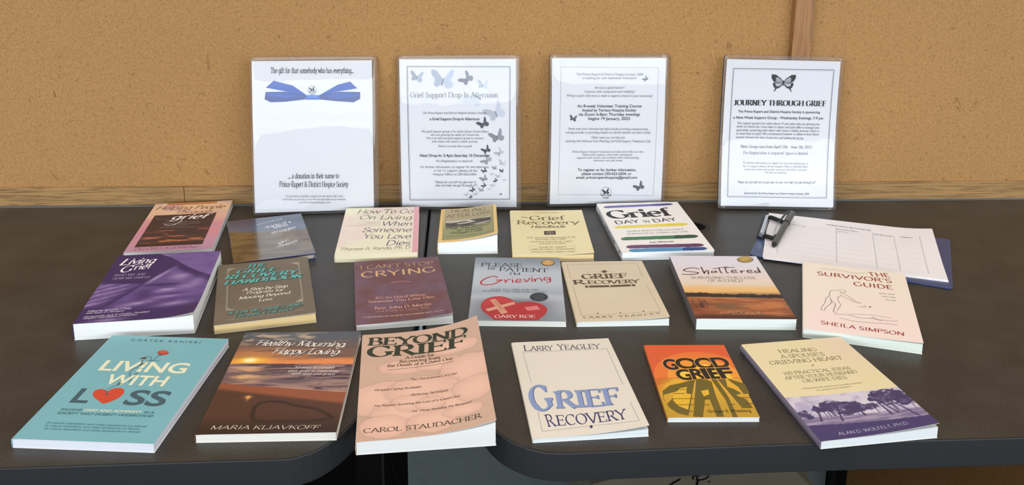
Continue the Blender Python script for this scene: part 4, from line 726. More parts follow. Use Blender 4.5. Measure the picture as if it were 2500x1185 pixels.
# ---------------- broad-nib lettering: every glyph is a few pen strokes ----------------
GL = {
'A': (680, ['40,0 340,700', '340,700 640,0', '145,245 535,245'], 'b40 b640'),
'B': (590, ['120,0 120,700', '120,700 300,700 @300,535,170,165,90,-90 120,370', '120,370 320,370 @320,185,200,185,90,-90 120,0'], 'l120'),
'C': (650, ['@360,350,300,350,45,315'], 'v578,690,500'),
'D': (690, ['120,0 120,700', '120,700 300,700 @300,350,320,350,90,-90 120,0'], 'l120'),
'E': (570, ['120,0 120,700', '120,685 500,685', '120,365 410,365', '120,15 520,15'], 'l120 v500,700,550 v520,0,160 v410,440,290'),
'F': (540, ['120,0 120,700', '120,685 500,685', '120,355 400,355'], 'b120 t120 v500,700,550 v400,430,280'),
'G': (710, ['@360,350,300,350,45,322', '600,330 600,100'], 't600v330 v578,690,510'),
'H': (730, ['120,0 120,700', '610,0 610,700', '120,365 610,365'], 'b120 t120 b610 t610'),
'I': (300, ['150,0 150,700'], 'b150 t150'),
'J': (400, ['260,700 260,130 @145,130,115,130,0,-150'], 't260'),
'K': (650, ['120,0 120,700', '560,700 120,270', '250,395 600,0'], 'b120 t120 b600 t560'),
'L': (550, ['120,0 120,700', '120,15 510,15'], 'b120 t120 v510,0,170'),
'M': (850, ['120,0 120,700', '120,700 425,40', '425,40 730,700', '730,0 730,700'], 'b120 b730 t120 t730'),
'N': (740, ['120,0 120,700', '120,700 620,0', '620,0 620,700'], 'b120 t620 t120'),
'O': (740, ['@370,350,310,350,0,360'], ''),
'P': (560, ['120,0 120,700', '120,700 310,700 @310,515,190,185,90,-90 120,330'], 'b120 t120'),
'Q': (740, ['@370,350,310,350,0,360', '420,120 660,-110'], ''),
'R': (640, ['120,0 120,700', '120,700 310,700 @310,525,180,175,90,-90 120,350', '300,350 590,0'], 'b120 t120 b590'),
'S': (520, ['@265,525,170,175,35,270 @265,175,195,175,90,-150'], 'v420,690,540 v82,10,160'),
'T': (620, ['310,0 310,700', '40,685 580,685'], 'b310 v40,700,550 v580,700,550'),
'U': (710, ['110,700 110,230 @350,230,240,230,180,360 590,700'], 't110 t590'),
'V': (660, ['30,700 330,0', '330,0 630,700'], 't30 t630'),
'W': (960, ['30,700 265,0', '265,0 480,700', '480,700 695,0', '695,0 930,700'], 't30 t480 t930'),
'X': (640, ['50,700 590,0', '40,0 580,700'], 'b40 b590 t50 t580'),
'Y': (620, ['20,700 310,330', '600,700 310,330', '310,330 310,0'], 't20 t600 b310'),
'Z': (600, ['60,685 540,685', '540,700 50,0', '50,15 560,15'], 'v60,700,560 v560,0,140'),
'a': (470, ['@215,320,135,145,160,0 350,70 @410,70,60,70,180,270', '350,280 @210,140,150,140,90,270 350,80'], ''),
'b': (520, ['100,720 100,20', '@275,230,180,235,0,360'], 'f100v720'),
'c': (440, ['@245,230,185,235,45,315'], ''),
'd': (540, ['@255,230,185,235,0,360', '430,720 430,0'], 'f430v720 r430'),
'e': (460, ['65,255 415,255 @240,250,178,215,0,180', '@240,230,185,235,150,315'], ''),
'f': (320, ['140,0 140,560 @265,560,125,150,180,50', '30,450 280,450'], 'b140'),
'g': (500, ['@235,240,175,225,0,360', '410,460 410,-50 @235,-50,175,160,0,-150'], ''),
'h': (540, ['100,720 100,0', '100,290 @260,290,155,175,170,0 415,0'], 'f100v720 b100 b415'),
'i': (220, ['110,460 110,0', '.110,620'], 'f110v460 b110'),
'j': (230, ['120,460 120,-80 @10,-80,110,130,0,-100', '.120,620'], 'f120v460'),
'k': (500, ['100,720 100,0', '400,460 100,180', '200,270 440,0'], 'f100v720 b100 b440 t400v460'),
'l': (220, ['110,720 110,0'], 'f110v720 b110'),
'm': (810, ['100,460 100,0', '100,290 @250,290,150,175,170,0 400,0', '400,290 @550,290,150,175,170,0 700,0'], 'f100v460 b100 b400 b700'),
'n': (540, ['100,460 100,0', '100,290 @260,290,155,175,170,0 415,0'], 'f100v460 b100 b415'),
'o': (490, ['@245,230,185,235,0,360'], ''),
'p': (520, ['100,460 100,-210', '@275,230,180,235,0,360'], 'f100v460 b100v-210'),
'q': (530, ['430,460 430,-210', '@255,230,185,235,0,360'], 'b430v-210'),
'r': (380, ['100,460 100,0', '100,270 @250,280,150,185,170,55'], 'f100v460 b100'),
's': (390, ['@200,345,125,115,40,270 @200,115,140,115,90,-145'], ''),
't': (320, ['140,610 140,110 @240,110,100,110,180,300', '30,450 280,450'], ''),
'u': (540, ['100,460 100,170 @260,170,160,175,180,350', '420,460 420,0'], 'f100v460 f420v460 r420'),
'v': (460, ['20,460 230,0', '230,0 440,460'], 't20v460 t440v460'),
'w': (700, ['20,460 190,0', '190,0 350,460', '350,460 510,0', '510,0 680,460'], 't20v460 t680v460'),
'x': (460, ['30,460 430,0', '30,0 420,460'], 't30v460 t420v460 b30 b430'),
'y': (460, ['20,460 235,0', '440,460 200,-150 @120,-110,90,90,-30,-120'], 't20v460 t440v460'),
'z': (420, ['40,445 380,445', '380,460 40,0', '40,15 390,15'], ''),
'0': (520, ['@260,350,200,350,0,360'], ''), '1': (400, ['120,600 240,700 240,0'], 'b240'),
'2': (520, ['@250,520,180,180,160,-35 60,15', '60,15 460,15'], ''),
'3': (500, ['@235,530,155,170,140,-90', '@235,180,185,180,90,-150'], ''),
'4': (520, ['370,0 370,700', '370,700 40,200', '40,200 480,200'], ''),
'5': (500, ['420,685 130,685', '130,700 110,390', '@240,220,205,220,125,-150'], ''),
'6': (520, ['@270,220,190,220,0,360', '420,690 200,560 100,390 80,220'], ''),
'7': (500, ['50,685 460,685', '460,700 200,0'], ''),
'8': (520, ['@260,525,155,175,0,360', '@260,180,190,180,0,360'], ''),
'9': (520, ['@250,480,190,220,0,360', '100,10 320,140 420,310 440,480'], ''),
'.': (200, ['.100,45'], ''), ',': (200, ['.100,45', '120,50 70,-110'], ''), "'": (170, ['85,700 85,540'], ''), '"': (280, ['85,700 85,540', '195,700 195,540'], ''),
'-': (320, ['50,250 270,250'], ''), ':': (200, ['.100,45', '.100,400'], ''), '*': (320, ['.160,250'], ''), '?': (400, ['@200,540,140,160,160,-60 200,200', '.200,45'], ''), '!': (200, ['100,700 100,200', '.100,45'], ''),
'(': (260, ['@330,260,230,460,130,230'], ''), ')': (260, ['@-70,260,230,460,50,-50'], ''),
'&': (720, ['@300,550,120,150,0,360', '220,430 640,0', '@300,190,230,190,120,330 620,330'], ''),
}
# style: thick, thin, serif half-length, nib angle, shear, tracking, join strokes
ST = {'s': (92, 32, 108, 18, 0, 0, 0), 'ts': (70, 32, 84, 18, 0, 0, 0), 'bs': (124, 46, 124, 18, 0, 10, 0), 'bsn': (152, 46, 128, 15, 0, 0, 0), 'is': (84, 34, 46, 22, .26, -10, 0),
      'ibs': (112, 44, 56, 22, .28, -6, 0), 'op': (72, 44, 0, 22, 0, 0, 0), 'opb': (112, 60, 0, 20, 0, 20, 0), 'iop': (66, 34, 0, 25, .22, 0, 0), 'iop2': (70, 36, 14, 28, .16, -14, 0),
      'ifat': (190, 30, 70, 10, .3, 20, 0), 'fat': (215, 40, 130, 6, 0, 30, 0), 'script': (96, 36, 0, 38, .42, -46, 1), 'hand': (56, 46, 0, 30, .2, -10, 0), 'handb': (88, 60, 0, 35, .2, -10, 0),
      'greek': (110, 80, 0, 20, .1, 20, 0)}
def stroke_pts(s):
    P = []
    for tk in s.split():
        if tk[0] == '@':
            cx, cy, rx, ry, a0, a1 = map(float, tk[1:].split(','))
            n = max(4, int(abs(a1-a0)/15))
            P += [(cx+rx*math.cos(math.radians(a0+(a1-a0)*i/n)), cy+ry*math.sin(math.radians(a0+(a1-a0)*i/n))) for i in range(n+1)]
        else: P.append(tuple(map(float, tk.split(','))))
    return P
def ribbon(P, width, closed=False):
    P = np.array(P, float); keep = [0]+[i for i in range(1, len(P)) if np.hypot(*(P[i]-P[i-1])) > 1e-6]; P = P[keep]
    if len(P) < 2: return [], []
    closed = len(P) > 4 and np.hypot(*(P[0]-P[-1])) < 1e-3
    D = np.diff(P, axis=0); D /= np.hypot(D[:, 0], D[:, 1])[:, None]
    if closed: T0 = np.vstack([D[-1:]+D[:1], D[:-1]+D[1:], D[-1:]+D[:1]])
    else: T0 = np.vstack([D[:1], D[:-1]+D[1:], D[-1:]])
    ln = np.hypot(T0[:, 0], T0[:, 1])[:, None]; T0 = T0/np.maximum(ln, 1e-6)
    N = np.stack([-T0[:, 1], T0[:, 0]], 1)
    w = np.array([width(math.degrees(math.atan2(t[1], t[0]))) for t in T0])/2
    k = np.ones(len(P)); k[1:-1] = np.clip(2/np.maximum(ln[1:-1, 0], 1.0), 1, 1.5)
    A = P+N*(w*k)[:, None]; B = P-N*(w*k)[:, None]; n = len(P)
    return [tuple(p) for p in A]+[tuple(p) for p in B], [(n+i, n+i+1, i+1, i) for i in range(n-1)]
GREEK = 'nuroiescatmvlhd'
def pen_text(text, style):
    tk, tn, sl, nib, sh, tr, join = ST[style]
    rng = random.Random(text+style)
    def wd(th): s = abs(math.sin(math.radians(th-nib))); return tn+(tk-tn)*min(1.0, 1.35*s**2.2)
    V, F = [], []; x = 0; cnt = [0]
    def put(v, f, ox):                          # every stroke lies a few microns above the one before it
        b = len(V); cnt[0] += 1; h = (cnt[0] % 11)*2.8; n2 = max(1, len(v)//2)
        V.extend([(p[0]+ox+sh*p[1], p[1], h+2.0*(i % n2)/n2) for i, p in enumerate(v)]); F.extend([tuple(i+b for i in q) for q in f])
    for ch in text:
        if style == 'greek' and ch == 'x': ch = rng.choice(GREEK)
        if ch == ' ': x += 270+tr+(150 if style == 'script' else 0); continue
        if ch == '\u2013': ch = '-'
        if ch not in GL: x += 300; continue
        w, ss, ser = GL[ch]
        ex = (tk-88)*.5 if tk > 88 else 0
        for s in ss:
            if s[0] == '.':
                cx, cy = map(float, s[1:].split(',')); r = max(tk*.62, 45)
                put([(cx+r*math.cos(a*math.pi/5), cy+r*math.sin(a*math.pi/5)) for a in range(10)], [tuple(range(10))], x); continue
            v, f = ribbon(stroke_pts(s), wd); put(v, f, x)
        if sl:
            for q in ser.split():
                k = q[0]; body = q[1:]
                if k == 'v':
                    xx, ya, yb = map(float, body.split(','))
                    put([(xx-tn*.6, ya), (xx+tn*.6, ya), (xx+tn*.6, yb), (xx-tn*.9, yb)], [(0, 1, 2, 3)], x); continue
                yy = None
                if 'v' in body: body, yy = body.split('v'); yy = float(yy)
                xx = float(body)
                if k == 'b': y0, d, l, r = (yy or 0), 1, sl, sl
                elif k == 't': y0, d, l, r = (yy or 700), -1, sl, sl
                elif k == 'f': y0, d, l, r = (yy or 460), -1, sl*.95, tk*.3
                elif k == 'r': y0, d, l, r = 0, 1, 0, sl*.9
                elif k == 'l':
                    for y0, d in ((0, 1), (700, -1)):
                        put([(xx-sl, y0), (xx+tk*.3, y0), (xx+tk*.3, y0+d*tn*2.6), (xx-tk*.45, y0+d*tn*2.6), (xx-sl, y0+d*tn)], [(0, 1, 2, 3, 4)], x)
                    continue
                put([(xx-l, y0), (xx+r, y0), (xx+r, y0+d*tn), (xx+min(r, tk*.42), y0+d*tn*2.4), (xx-min(l, tk*.42), y0+d*tn*2.4), (xx-l, y0+d*tn)], [tuple(range(6))], x)
        if join and ch.islower():
            v, f = ribbon([(w-130, 20), (w-60, 40), (w+40, 170), (w+90, 300)], lambda th: tn); put(v, f, x)
        if style == 'script' and ch.isupper():
            v, f = ribbon([(-120, 520), (-60, 640), (60, 690), (220, 660), (w*.6, 690)], lambda th: tn*1.2); put(v, f, x)
            v, f = ribbon([(w-60, 10), (w, 0), (w+80, 80)], lambda th: tn); put(v, f, x)
        x += w+tr
    return np.array(V)/np.array([700.0, 700.0, 700.0]) if V else np.zeros((0, 3)), F
_cap = [None]
def bfont(text, bold=0, shear=0):
    def mesh(t, off, sh):
        cu = bpy.data.curves.new('lettering', 'FONT'); cu.body = t; cu.size = 1; cu.shear = sh; cu.offset = off; cu.resolution_u = 5; cu.fill_mode = 'BOTH'
        o = bpy.data.objects.new('lettering', cu); COL.objects.link(o)
        dg = bpy.context.evaluated_depsgraph_get(); dg.update()
        me = o.evaluated_get(dg).to_mesh()
        v = np.array([x.co[:2] for x in me.vertices]); f = [tuple(p.vertices) for p in me.polygons]
        o.evaluated_get(dg).to_mesh_clear(); bpy.data.objects.remove(o); bpy.data.curves.remove(cu)
        return v, f
    if _cap[0] is None: _cap[0] = mesh('H', 0, 0)[0][:, 1].max()
    v, f = mesh(text, bold, shear)
    return v/_cap[0], f
BF_ST = {'sans': (0, 0), 'bsans': (.022, 0), 'isans': (0, .25), 'bisans': (.02, .25), 'heavy': (.032, 0)}
def lettering(text, style):
    if style in BF_ST: return bfont(text, *BF_ST[style])
    return pen_text(text, style)
def catmull(P, n=6):
    P = [np.array(p, float) for p in P]; P = [2*P[0]-P[1]]+P+[2*P[-1]-P[-2]]; out = []
    for i in range(1, len(P)-2):
        for k in range(n):
            t = k/n; a, b, c, d = P[i-1:i+3]
            out.append(.5*((2*b)+(c-a)*t+(2*a-5*b+4*c-d)*t*t+(3*b-a-3*c+d)*t**3))
    return out+[P[-2]]
WING = [(0, 0), (.10, .30), (.42, .95), (.62, 1.02), (.66, .55), (.52, .18), (.78, .02), (.80, -.30), (.52, -.52), (.22, -.42)]
WING2 = [(0, 0), (-.12, .22), (-.62, .62), (-1.02, .66), (-.98, .36), (-.70, .06), (-.56, -.06), (-.62, -.40), (-.36, -.58), (-.10, -.34)]
def tess(poly):
    return [tuple(t) for t in tessellate_polygon([[Vector((p[0], p[1], 0)) for p in poly]])]
CAPK = {'s1': 1, 's2': 1, 's3': 1, 's4': 1, 'clip': 1, 'spouse': .78, 'afterloss': .76, 'brown': .86, 'tracks': .72, 'teal': .96, 'sunset': 1.0, 'goodgrief': .95}
def refine(u, v, z, F, curved, L=9.0):
    """split long faces so that print follows a curled cover"""
    if not curved: return u, v, z, F
    P = [tuple(p) for p in np.stack([u, v, z], -1)]; T = []
    for f in F: T += [(f[0], f[i], f[i+1]) for i in range(1, len(f)-1)]
    mid = {}; out = []
    def m(a, b):
        k = (min(a, b), max(a, b))
        if k not in mid: mid[k] = len(P); P.append(tuple((np.array(P[a])+np.array(P[b]))/2))
        return mid[k]
    while T:
        a, b, c = T.pop(); d = [math.hypot(P[i][0]-P[j][0], P[i][1]-P[j][1]) for i, j in ((a, b), (b, c), (c, a))]; k = d.index(max(d))
        if d[k] < L: out.append((a, b, c)); continue
        if k == 1: a, b, c = b, c, a
        elif k == 2: a, b, c = c, a, b
        q = m(a, b); T += [(a, q, c), (q, b, c)]
    P = np.array(P); return P[:, 0], P[:, 1], P[:, 2], out
def draw(mb, items, S, dz=0.0, key=''):
    """print the items on the surface S(u, v, lift) -> 3D points"""
    lay = dz; curved = key in LIFT
    for it in items:
        lay += 0.004
        if it[0] == 'T':
            _, t, u0, v0, u1, v1, cap, st, col = it
            P, F = lettering(t, st)
            if len(P) == 0: continue
            x0, x1 = P[:, 0].min(), P[:, 0].max(); Ln = math.hypot(u1-u0, v1-v0); e = ((u1-u0)/Ln, (v1-v0)/Ln); cap *= CAPK.get(key, .88)
            X = (P[:, 0]-x0)/(x1-x0)*Ln; Y = P[:, 1]*cap
            Z = P[:, 2] if P.shape[1] > 2 else 0*X
            u_, v_, z_, F = refine(u0+e[0]*X+e[1]*Y, v0+e[1]*X-e[0]*Y, Z, F, curved)
            mb.add(S(u_, v_, .12+lay+z_), F, 0, hexc(col))
        elif it[0] == 'P':
            p = np.array(it[1]); u_, v_, z_, F = refine(p[:, 0], p[:, 1], 0*p[:, 0], tess(it[1]), curved)
            mb.add(S(u_, v_, .06+lay), F, 0, hexc(it[2]))
        elif it[0] == 'L':
            pts = it[1]
            if it[4]: pts = catmull(pts)
            else:
                q = [np.array(pts[0], float)]
                for a, b in zip(pts[:-1], pts[1:]):
                    a, b = np.array(a, float), np.array(b, float); n = max(1, int(np.hypot(*(b-a))/6)); q += [a+(b-a)*k/n for k in range(1, n+1)]
                pts = q
            w = it[2]; v, f = ribbon(pts, lambda th: w)
            if v: p = np.array(v); n2 = len(p)//2; mb.add(S(p[:, 0], p[:, 1], .09+lay+.03*(np.arange(len(p)) % n2)/n2), f, 0, hexc(it[3]))
        elif it[0] == 'B':
            _, cu, cv, s, ang, col = it; c = hexc(col); ca, sa = math.cos(ang*.35), math.sin(ang*.35)
            for k, wg in enumerate((WING, WING2)):
                p = np.array(wg)*s; x, y = ca*p[:, 0]-sa*p[:, 1], sa*p[:, 0]+ca*p[:, 1]
                mb.add(S(cu+x, cv-y, .07+lay), tess(wg), 0, np.clip(c*(1.0 if k else 1.1), 0, 1))
            p = np.array([(-.05, -.35), (.05, -.35), (.04, .2), (-.04, .2)])*s; mb.add(S(cu+ca*p[:, 0]-sa*p[:, 1], cv-(sa*p[:, 0]+ca*p[:, 1]), .09+lay), [(0, 1, 2, 3)], 0, c*.7)
        elif it[0] == 'B2':
            _, cu, cv, s = it
            up = [(.02, .05), (.18, .35), (.62, .66), (.98, .68), (.97, .38), (.80, .12), (.45, -.02)]
            lo = [(.04, 0), (.45, -.02), (.78, .05), (.84, -.12), (.72, -.38), (.62, -.42), (.72, -.68), (.66, -.70), (.50, -.46), (.30, -.40), (.10, -.20)]
            ui = [(.08, .10), (.22, .30), (.50, .48), (.62, .38), (.60, .12), (.42, .03)]
            li = [(.10, -.02), (.42, -.04), (.62, -.02), (.62, -.16), (.52, -.28), (.34, -.28), (.16, -.14)]
            for sg in (-1, 1):
                for wg, c, dl in ((up, '1c1c20', 0), (lo, '24242a', 0), (ui, 'a0a4aa', .02), (li, 'b4b8be', .02)):
                    p = np.array(wg)*s; mb.add(S(cu+sg*p[:, 0], cv-p[:, 1], .07+lay+dl), tess(wg), 0, hexc(c))
            p = np.array([(-.05, .22), (.05, .22), (.06, -.1), (0, -.3), (-.06, -.1)])*s
            mb.add(S(cu+p[:, 0], cv-p[:, 1], .11+lay), [(0, 1, 2, 3, 4)], 0, hexc('101014'))
def grid(mb, S, w, d, step, colf, mi=0):
    nu, nv = max(2, int(w/step)), max(2, int(d/step))
    U, V = np.meshgrid(np.linspace(0, w, nu+1), np.linspace(0, d, nv+1)); U = U.ravel(); V = V.ravel()
    idx = np.arange((nu+1)*(nv+1)).reshape(nv+1, nu+1)
    F = np.stack([idx[1:, :-1], idx[1:, 1:], idx[:-1, 1:], idx[:-1, :-1]], -1).reshape(-1, 4)
    mb.add(S(U, V, 0.0), F.tolist(), mi, np.clip(colf(U, V), 0, 1))
    return nu, nv

# ---------------- printed cover pictures: colour at (u from spine, v from top), mm ----------------
def c_pink(U, V):
    n = fbm(U, V, 45, 30, 3)
    c = bl(flat(U, 228, 190, 152), flat(U, 206, 138, 146), sm(V+40*(n-.5), 30, 130)); c = bl(c, flat(U, 188, 142, 168), sm(V+60*(n-.5), 150, 235))
    c = bl(c, flat(U, 176, 142, 172), sm(fbm(U, V, 30, 18, 9), .55, .75)*.6)
    c = bl(c, flat(U, 192, 122, 74), ((V < 12) & (U > 22) & (U < 112))*1.0)
    p = flat(U, 66, 44, 42); n2 = fbm(U, V, 26, 7, 5)
    p = bl(p, flat(U, 176, 92, 84), sm(n2, .52, .75)*sm(V, 120, 150)); p = bl(p, flat(U, 196, 118, 72), sm(n2, .45, .7)*gb(U, V, 66, 184, 70, 14)); p = bl(p, flat(U, 60, 34, 30), sm(V, 193, 206))
    return bl(c, p, ((U > 12) & (U < 120) & (V > 63) & (V < 211))*1.0)
def c_tracks(U, V):
    b = 54+U*.2+6*np.sin(U/25)*(U < 70); n = fbm(U, V, 10, 5, 4)
    sky = bl(flat(U, 40, 54, 84), flat(U, 84, 100, 128), sm(V, 0, 60)*.7+.2*n)
    sand = bl(flat(U, 112, 90, 56), flat(U, 82, 62, 36), sm(fbm(U, V, 24, 10, 8)+.15*(V > 120), .4, .75)); sand = bl(sand, flat(U, 60, 46, 28), sm(n, .62, .8)*.6)
    return bl(sky, sand, sm(V-b, -2, 2))
def c_purple(U, V):
    n = fbm(U, V, 14, 8, 2); n2 = fbm(U, V, 5, 4, 31)
    dk, mi, li = flat(U, 54, 32, 88), flat(U, 112, 88, 146), flat(U, 172, 150, 188)
    c = dk; e = 2+(U-64)*1.02+4*np.sin(U/16)
    c = bl(c, mi, sm(e-V, -1, 3)*(U > 60)*(.7+.5*n)); c = bl(c, li, gb(U, V, 72, 6, 12, 2.2, 40)*.7)
    nose = (V-62)-(92-U)*1.9                                   # the face lies to the right of the nose line
    face = sm(-nose, -16, 4)*0+sm(U-(92-(V-62)*.52), -1, 5)*sm(V-e, 12, 26)*(1-sm(V, 150, 215))
    c = bl(c, flat(U, 104, 80, 140), np.clip(face*(.62+.5*n), 0, 1))
    for a in [(80, 88, 30, 3.4, -63, .95), (111, 92, 13, 12, 0, .8), (101, 138, 15, 6, -8, .8), (126, 128, 16, 12, 0, .45), (108, 161, 22, 3.4, -6, .55), (120, 186, 22, 7, -12, .75), (140, 112, 10, 20, 20, .35)]:
        c = bl(c, li, np.clip(gb(U, V, *a[:5])*a[5]*(.7+.6*n), 0, 1))
    for a in [(88, 119, 25, 4.2, 2, 1), (104, 119, 9, 3.4, 8, .9), (98, 128, 14, 3, 10, .55), (106, 152, 24, 1.7, -5, .95), (100, 171, 20, 3.2, -8, .6), (72, 150, 13, 22, 0, .7), (96, 214, 60, 14, 0, .9)]:
        c = bl(c, dk, gb(U, V, *a[:5])*a[5])
    hand = sm(U*.0+V-(104+.12*U), -3, 6)*(1-sm(U+(V-104)*.55, 46, 74))*(1-sm(V, 176, 192))
    kn = sm(np.sin((U*.55+V)*.42+3*n), -.3, .8)
    c = bl(c, bl(mi, li, np.clip(kn*.8+.4*(n2-.4), 0, 1)), np.clip(hand*(.5+.6*n), 0, 1)*.9)
    for a in [(70, 178, 27, 6, -16, .8), (52, 190, 20, 3.5, -14, .4), (42, 226, 22, 6, -4, .7)]: c = bl(c, li, np.clip(gb(U, V, *a[:5])*a[5]*(.4+1.1*n2), 0, 1))
    return c
def c_brown(U, V): return bl(flat(U, 104, 92, 76), flat(U, 118, 106, 90), fbm(U, V, 40, 40, 1))
def c_howto(U, V):
    c = bl(flat(U, 232, 226, 198), flat(U, 230, 212, 200), sm(fbm(U, V, 70, 70, 6), .4, .7))
    c = bl(c, flat(U, 222, 164, 172), sm(U, 124.5, 125.5)); return bl(c, flat(U, 226, 190, 190), ((U > 121) & (U < 122.2))*1.0)
def c_afterloss(U, V):
    c = flat(U, 226, 190, 118); i = bl(flat(U, 172, 156, 120), flat(U, 146, 146, 98), sm(V, 20, 120))
    c = bl(c, i, ((U > 6.5) & (U < 94) & (V > 3) & (V < 149))*1.0)
    n = fbm(U, V, 18, 4, 2); p = bl(flat(U, 56, 48, 42), flat(U, 104, 96, 84), sm(n, .45, .7)); p = bl(p, flat(U, 190, 180, 164), sm(66+4*np.sin(U/14)-V, -1, 1))
    return bl(c, p, ((U > 10.5) & (U < 89) & (V > 60) & (V < 92))*1.0)
def c_cream(U, V): return bl(flat(U, 234, 220, 172), flat(U, 228, 214, 170), fbm(U, V, 60, 60, 3))
def c_day(U, V): return flat(U, 238, 232, 226)
def c_cant(U, V):
    n = fbm(U, V, 45, 40, 7); c = bl(flat(U, 106, 66, 66), flat(U, 110, 80, 96), sm(n, .35, .65))
    k = np.abs(fbm(U, V, 20, 26, 12)-.5); return bl(c, flat(U, 78, 46, 54), (1-sm(k, 0, .018))*sm(fbm(U, V, 30, 30, 40), .5, .6)*.7)
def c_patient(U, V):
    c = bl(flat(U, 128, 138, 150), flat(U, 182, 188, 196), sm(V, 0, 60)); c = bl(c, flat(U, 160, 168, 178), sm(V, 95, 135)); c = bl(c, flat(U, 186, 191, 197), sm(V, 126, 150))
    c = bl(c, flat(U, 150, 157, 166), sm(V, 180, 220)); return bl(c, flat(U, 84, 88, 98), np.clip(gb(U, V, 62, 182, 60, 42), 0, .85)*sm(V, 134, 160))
def c_beige(U, V): return bl(flat(U, 216, 200, 172), flat(U, 208, 190, 164), fbm(U, V, 60, 60, 2))
def c_shattered(U, V):
    n = fbm(U, V, 30, 7, 3); tl = 147+U*.02; tree = tl-5-6*fbm(U, 0*V, 5, 5, 9)-(U < 40)*2
    c = bl(flat(U, 220, 214, 222), flat(U, 226, 206, 190), sm(V, 20, 100)); c = bl(c, flat(U, 232, 182, 112), sm(V+8*(n-.5), 100, 128)); c = bl(c, flat(U, 150, 112, 70), sm(V+6*(n-.5), 131, 140)*.7)
    w = bl(flat(U, 186, 112, 62), flat(U, 150, 82, 44), sm(n, .35, .65)); w = bl(w, flat(U, 120, 88, 56), sm(fbm(U, V, 50, 8, 21), .5, .68)*sm(V, 165, 178)); w = bl(w, flat(U, 74, 38, 26), sm(V+14*(n-.5), 198, 214)); w = bl(w, flat(U, 110, 54, 30), gb(U, V, 0, 180, 40, 30)*.6)
    c = bl(c, w, sm(V, tl+4, tl+6)); c = bl(c, flat(U, 46, 26, 22), ((V > tree) & (V < tl+2.5+2*n))*1.0)
    reed = ((U > 4) & (U < 26) & (V > 158+6*vn(U/1.5, 0*V, 3)) & (V < 186) & (vn(U/1.2, V/20, 5) > .5))*.7
    return bl(c, flat(U, 62, 34, 26), reed)
def c_survivor(U, V): return bl(flat(U, 238, 224, 208), flat(U, 242, 220, 210), sm(V, 40, 220)*(U > 8)+0*U)
def c_teal(U, V): return bl(flat(U, 114, 172, 181), flat(U, 122, 178, 187), fbm(U, V, 50, 50, 4))
def c_sunset(U, V):
    n = fbm(U, V, 34, 16, 3); n2 = fbm(U, V, 40, 6, 11); hz = 80.9+U*.035
    s = bl(flat(U, 78, 84, 92), flat(U, 104, 80, 72), sm(V, 8, 48)); s = bl(s, flat(U, 226, 192, 150), sm(fbm(U, V, 26, 9, 17), .5, .68)*np.clip(gb(U, V, 20, 18, 36, 14)+gb(U, V, 112, 12, 46, 9), 0, 1))
    s = bl(s, flat(U, 196, 124, 72), sm(n2, .35, .6)*gb(U, V, 40, 56, 80, 14)*.9); s = bl(s, flat(U, 226, 134, 72), sm(V+8*(n2-.5), 62, 78)); s = bl(s, flat(U, 250, 190, 60), np.clip(gb(U, V, 23, 74, 24, 9)*1.1, 0, 1)); s = bl(s, flat(U, 255, 238, 170), np.clip(gb(U, V, 23.2, 73.5, 7, 5)*1.6, 0, 1))
    w = bl(flat(U, 104, 84, 90), flat(U, 156, 122, 112), sm(n2, .4, .65)); w = bl(w, flat(U, 72, 54, 64), sm(fbm(U, V, 30, 7, 30), .58, .7)); w = bl(w, flat(U, 226, 172, 116), np.clip(gb(U, V, 26, 104, 22, 30), 0, 1)*sm(n2, .3, .6)*.9)
    sh = 127.5+U*.155+3*(fbm(U, V, 30, 30, 6)-.5); g = bl(flat(U, 150, 82, 56), flat(U, 82, 50, 38), sm(V-(139+U*.23), -3, 6)); g = bl(g, flat(U, 48, 30, 26), sm(V, 190, 232)); g = bl(g, g*.86, fbm(U, V, 3, 2, 8)*.6)
    g = bl(g, flat(U, 214, 150, 84), gb(U, V, 40.6, 159, 4, 3)+gb(U, V, 41, 163, 2, 5)*.6)
    # heart scratched in the sand (lying on its side)
    H = [(58, 208), (54, 198), (53, 180), (58, 172), (70, 169), (84, 171), (96, 178), (106, 181), (122, 185), (138, 196), (146, 205), (136, 209), (118, 211), (95, 211), (70, 211), (58, 208)]
    dmin = np.full(U.shape, 99.)
    for (a, b), (c_, d_) in zip(H[:-1], H[1:]):
        L2 = (c_-a)**2+(d_-b)**2; t = np.clip(((U-a)*(c_-a)+(V-b)*(d_-b))/L2, 0, 1); dmin = np.minimum(dmin, np.hypot(U-a-t*(c_-a), (V-b-t*(d_-b))*1.1))
    g = bl(g, flat(U, 40, 25, 22), (1-sm(dmin+1.6*(fbm(U, V, 3, 3, 9)-.5), 1.4, 3.6))*.85)
    c = bl(s, w, (V > hz)*1.0); c = bl(c, g, sm(V-sh, -1, 1)); return bl(c, flat(U, 226, 200, 180), np.clip(gb(U, V-sh, 120, 0, 40, .8), 0, .5))
def c_beyond(U, V):
    c = bl(flat(U, 196, 160, 138), flat(U, 206, 172, 150), fbm(U, V, 50, 30, 3)); P = flat(U, 230, 186, 164); D = flat(U, 186, 148, 130)
    rng = random.Random(4)
    bl_ = [(118, 62, 34, 16), (60, 90, 40, 18), (100, 95, 34, 14), (130, 120, 34, 36), (30, 160, 42, 40), (75, 150, 46, 34), (100, 185, 34, 30), (55, 195, 42, 34), (30, 215, 30, 22), (85, 215, 30, 22), (135, 165, 26, 26), (120, 205, 24, 12), (60, 172, 22, 18), (84, 178, 18, 14)]
    for i, (a, b, ru, rv) in enumerate(bl_):
        r = np.hypot((U-a)/ru, (V-b)/rv)+.16*(fbm(U, V, 14, 14, 20+i)-.5)*2
        c = bl(c, D, (1-sm(r, .96, 1.10))*.4); c = bl(c, bl(P, flat(U, 220, 176, 154), sm(r, .3, 1)), (1-sm(r, .90, .97))*.95)
    return c
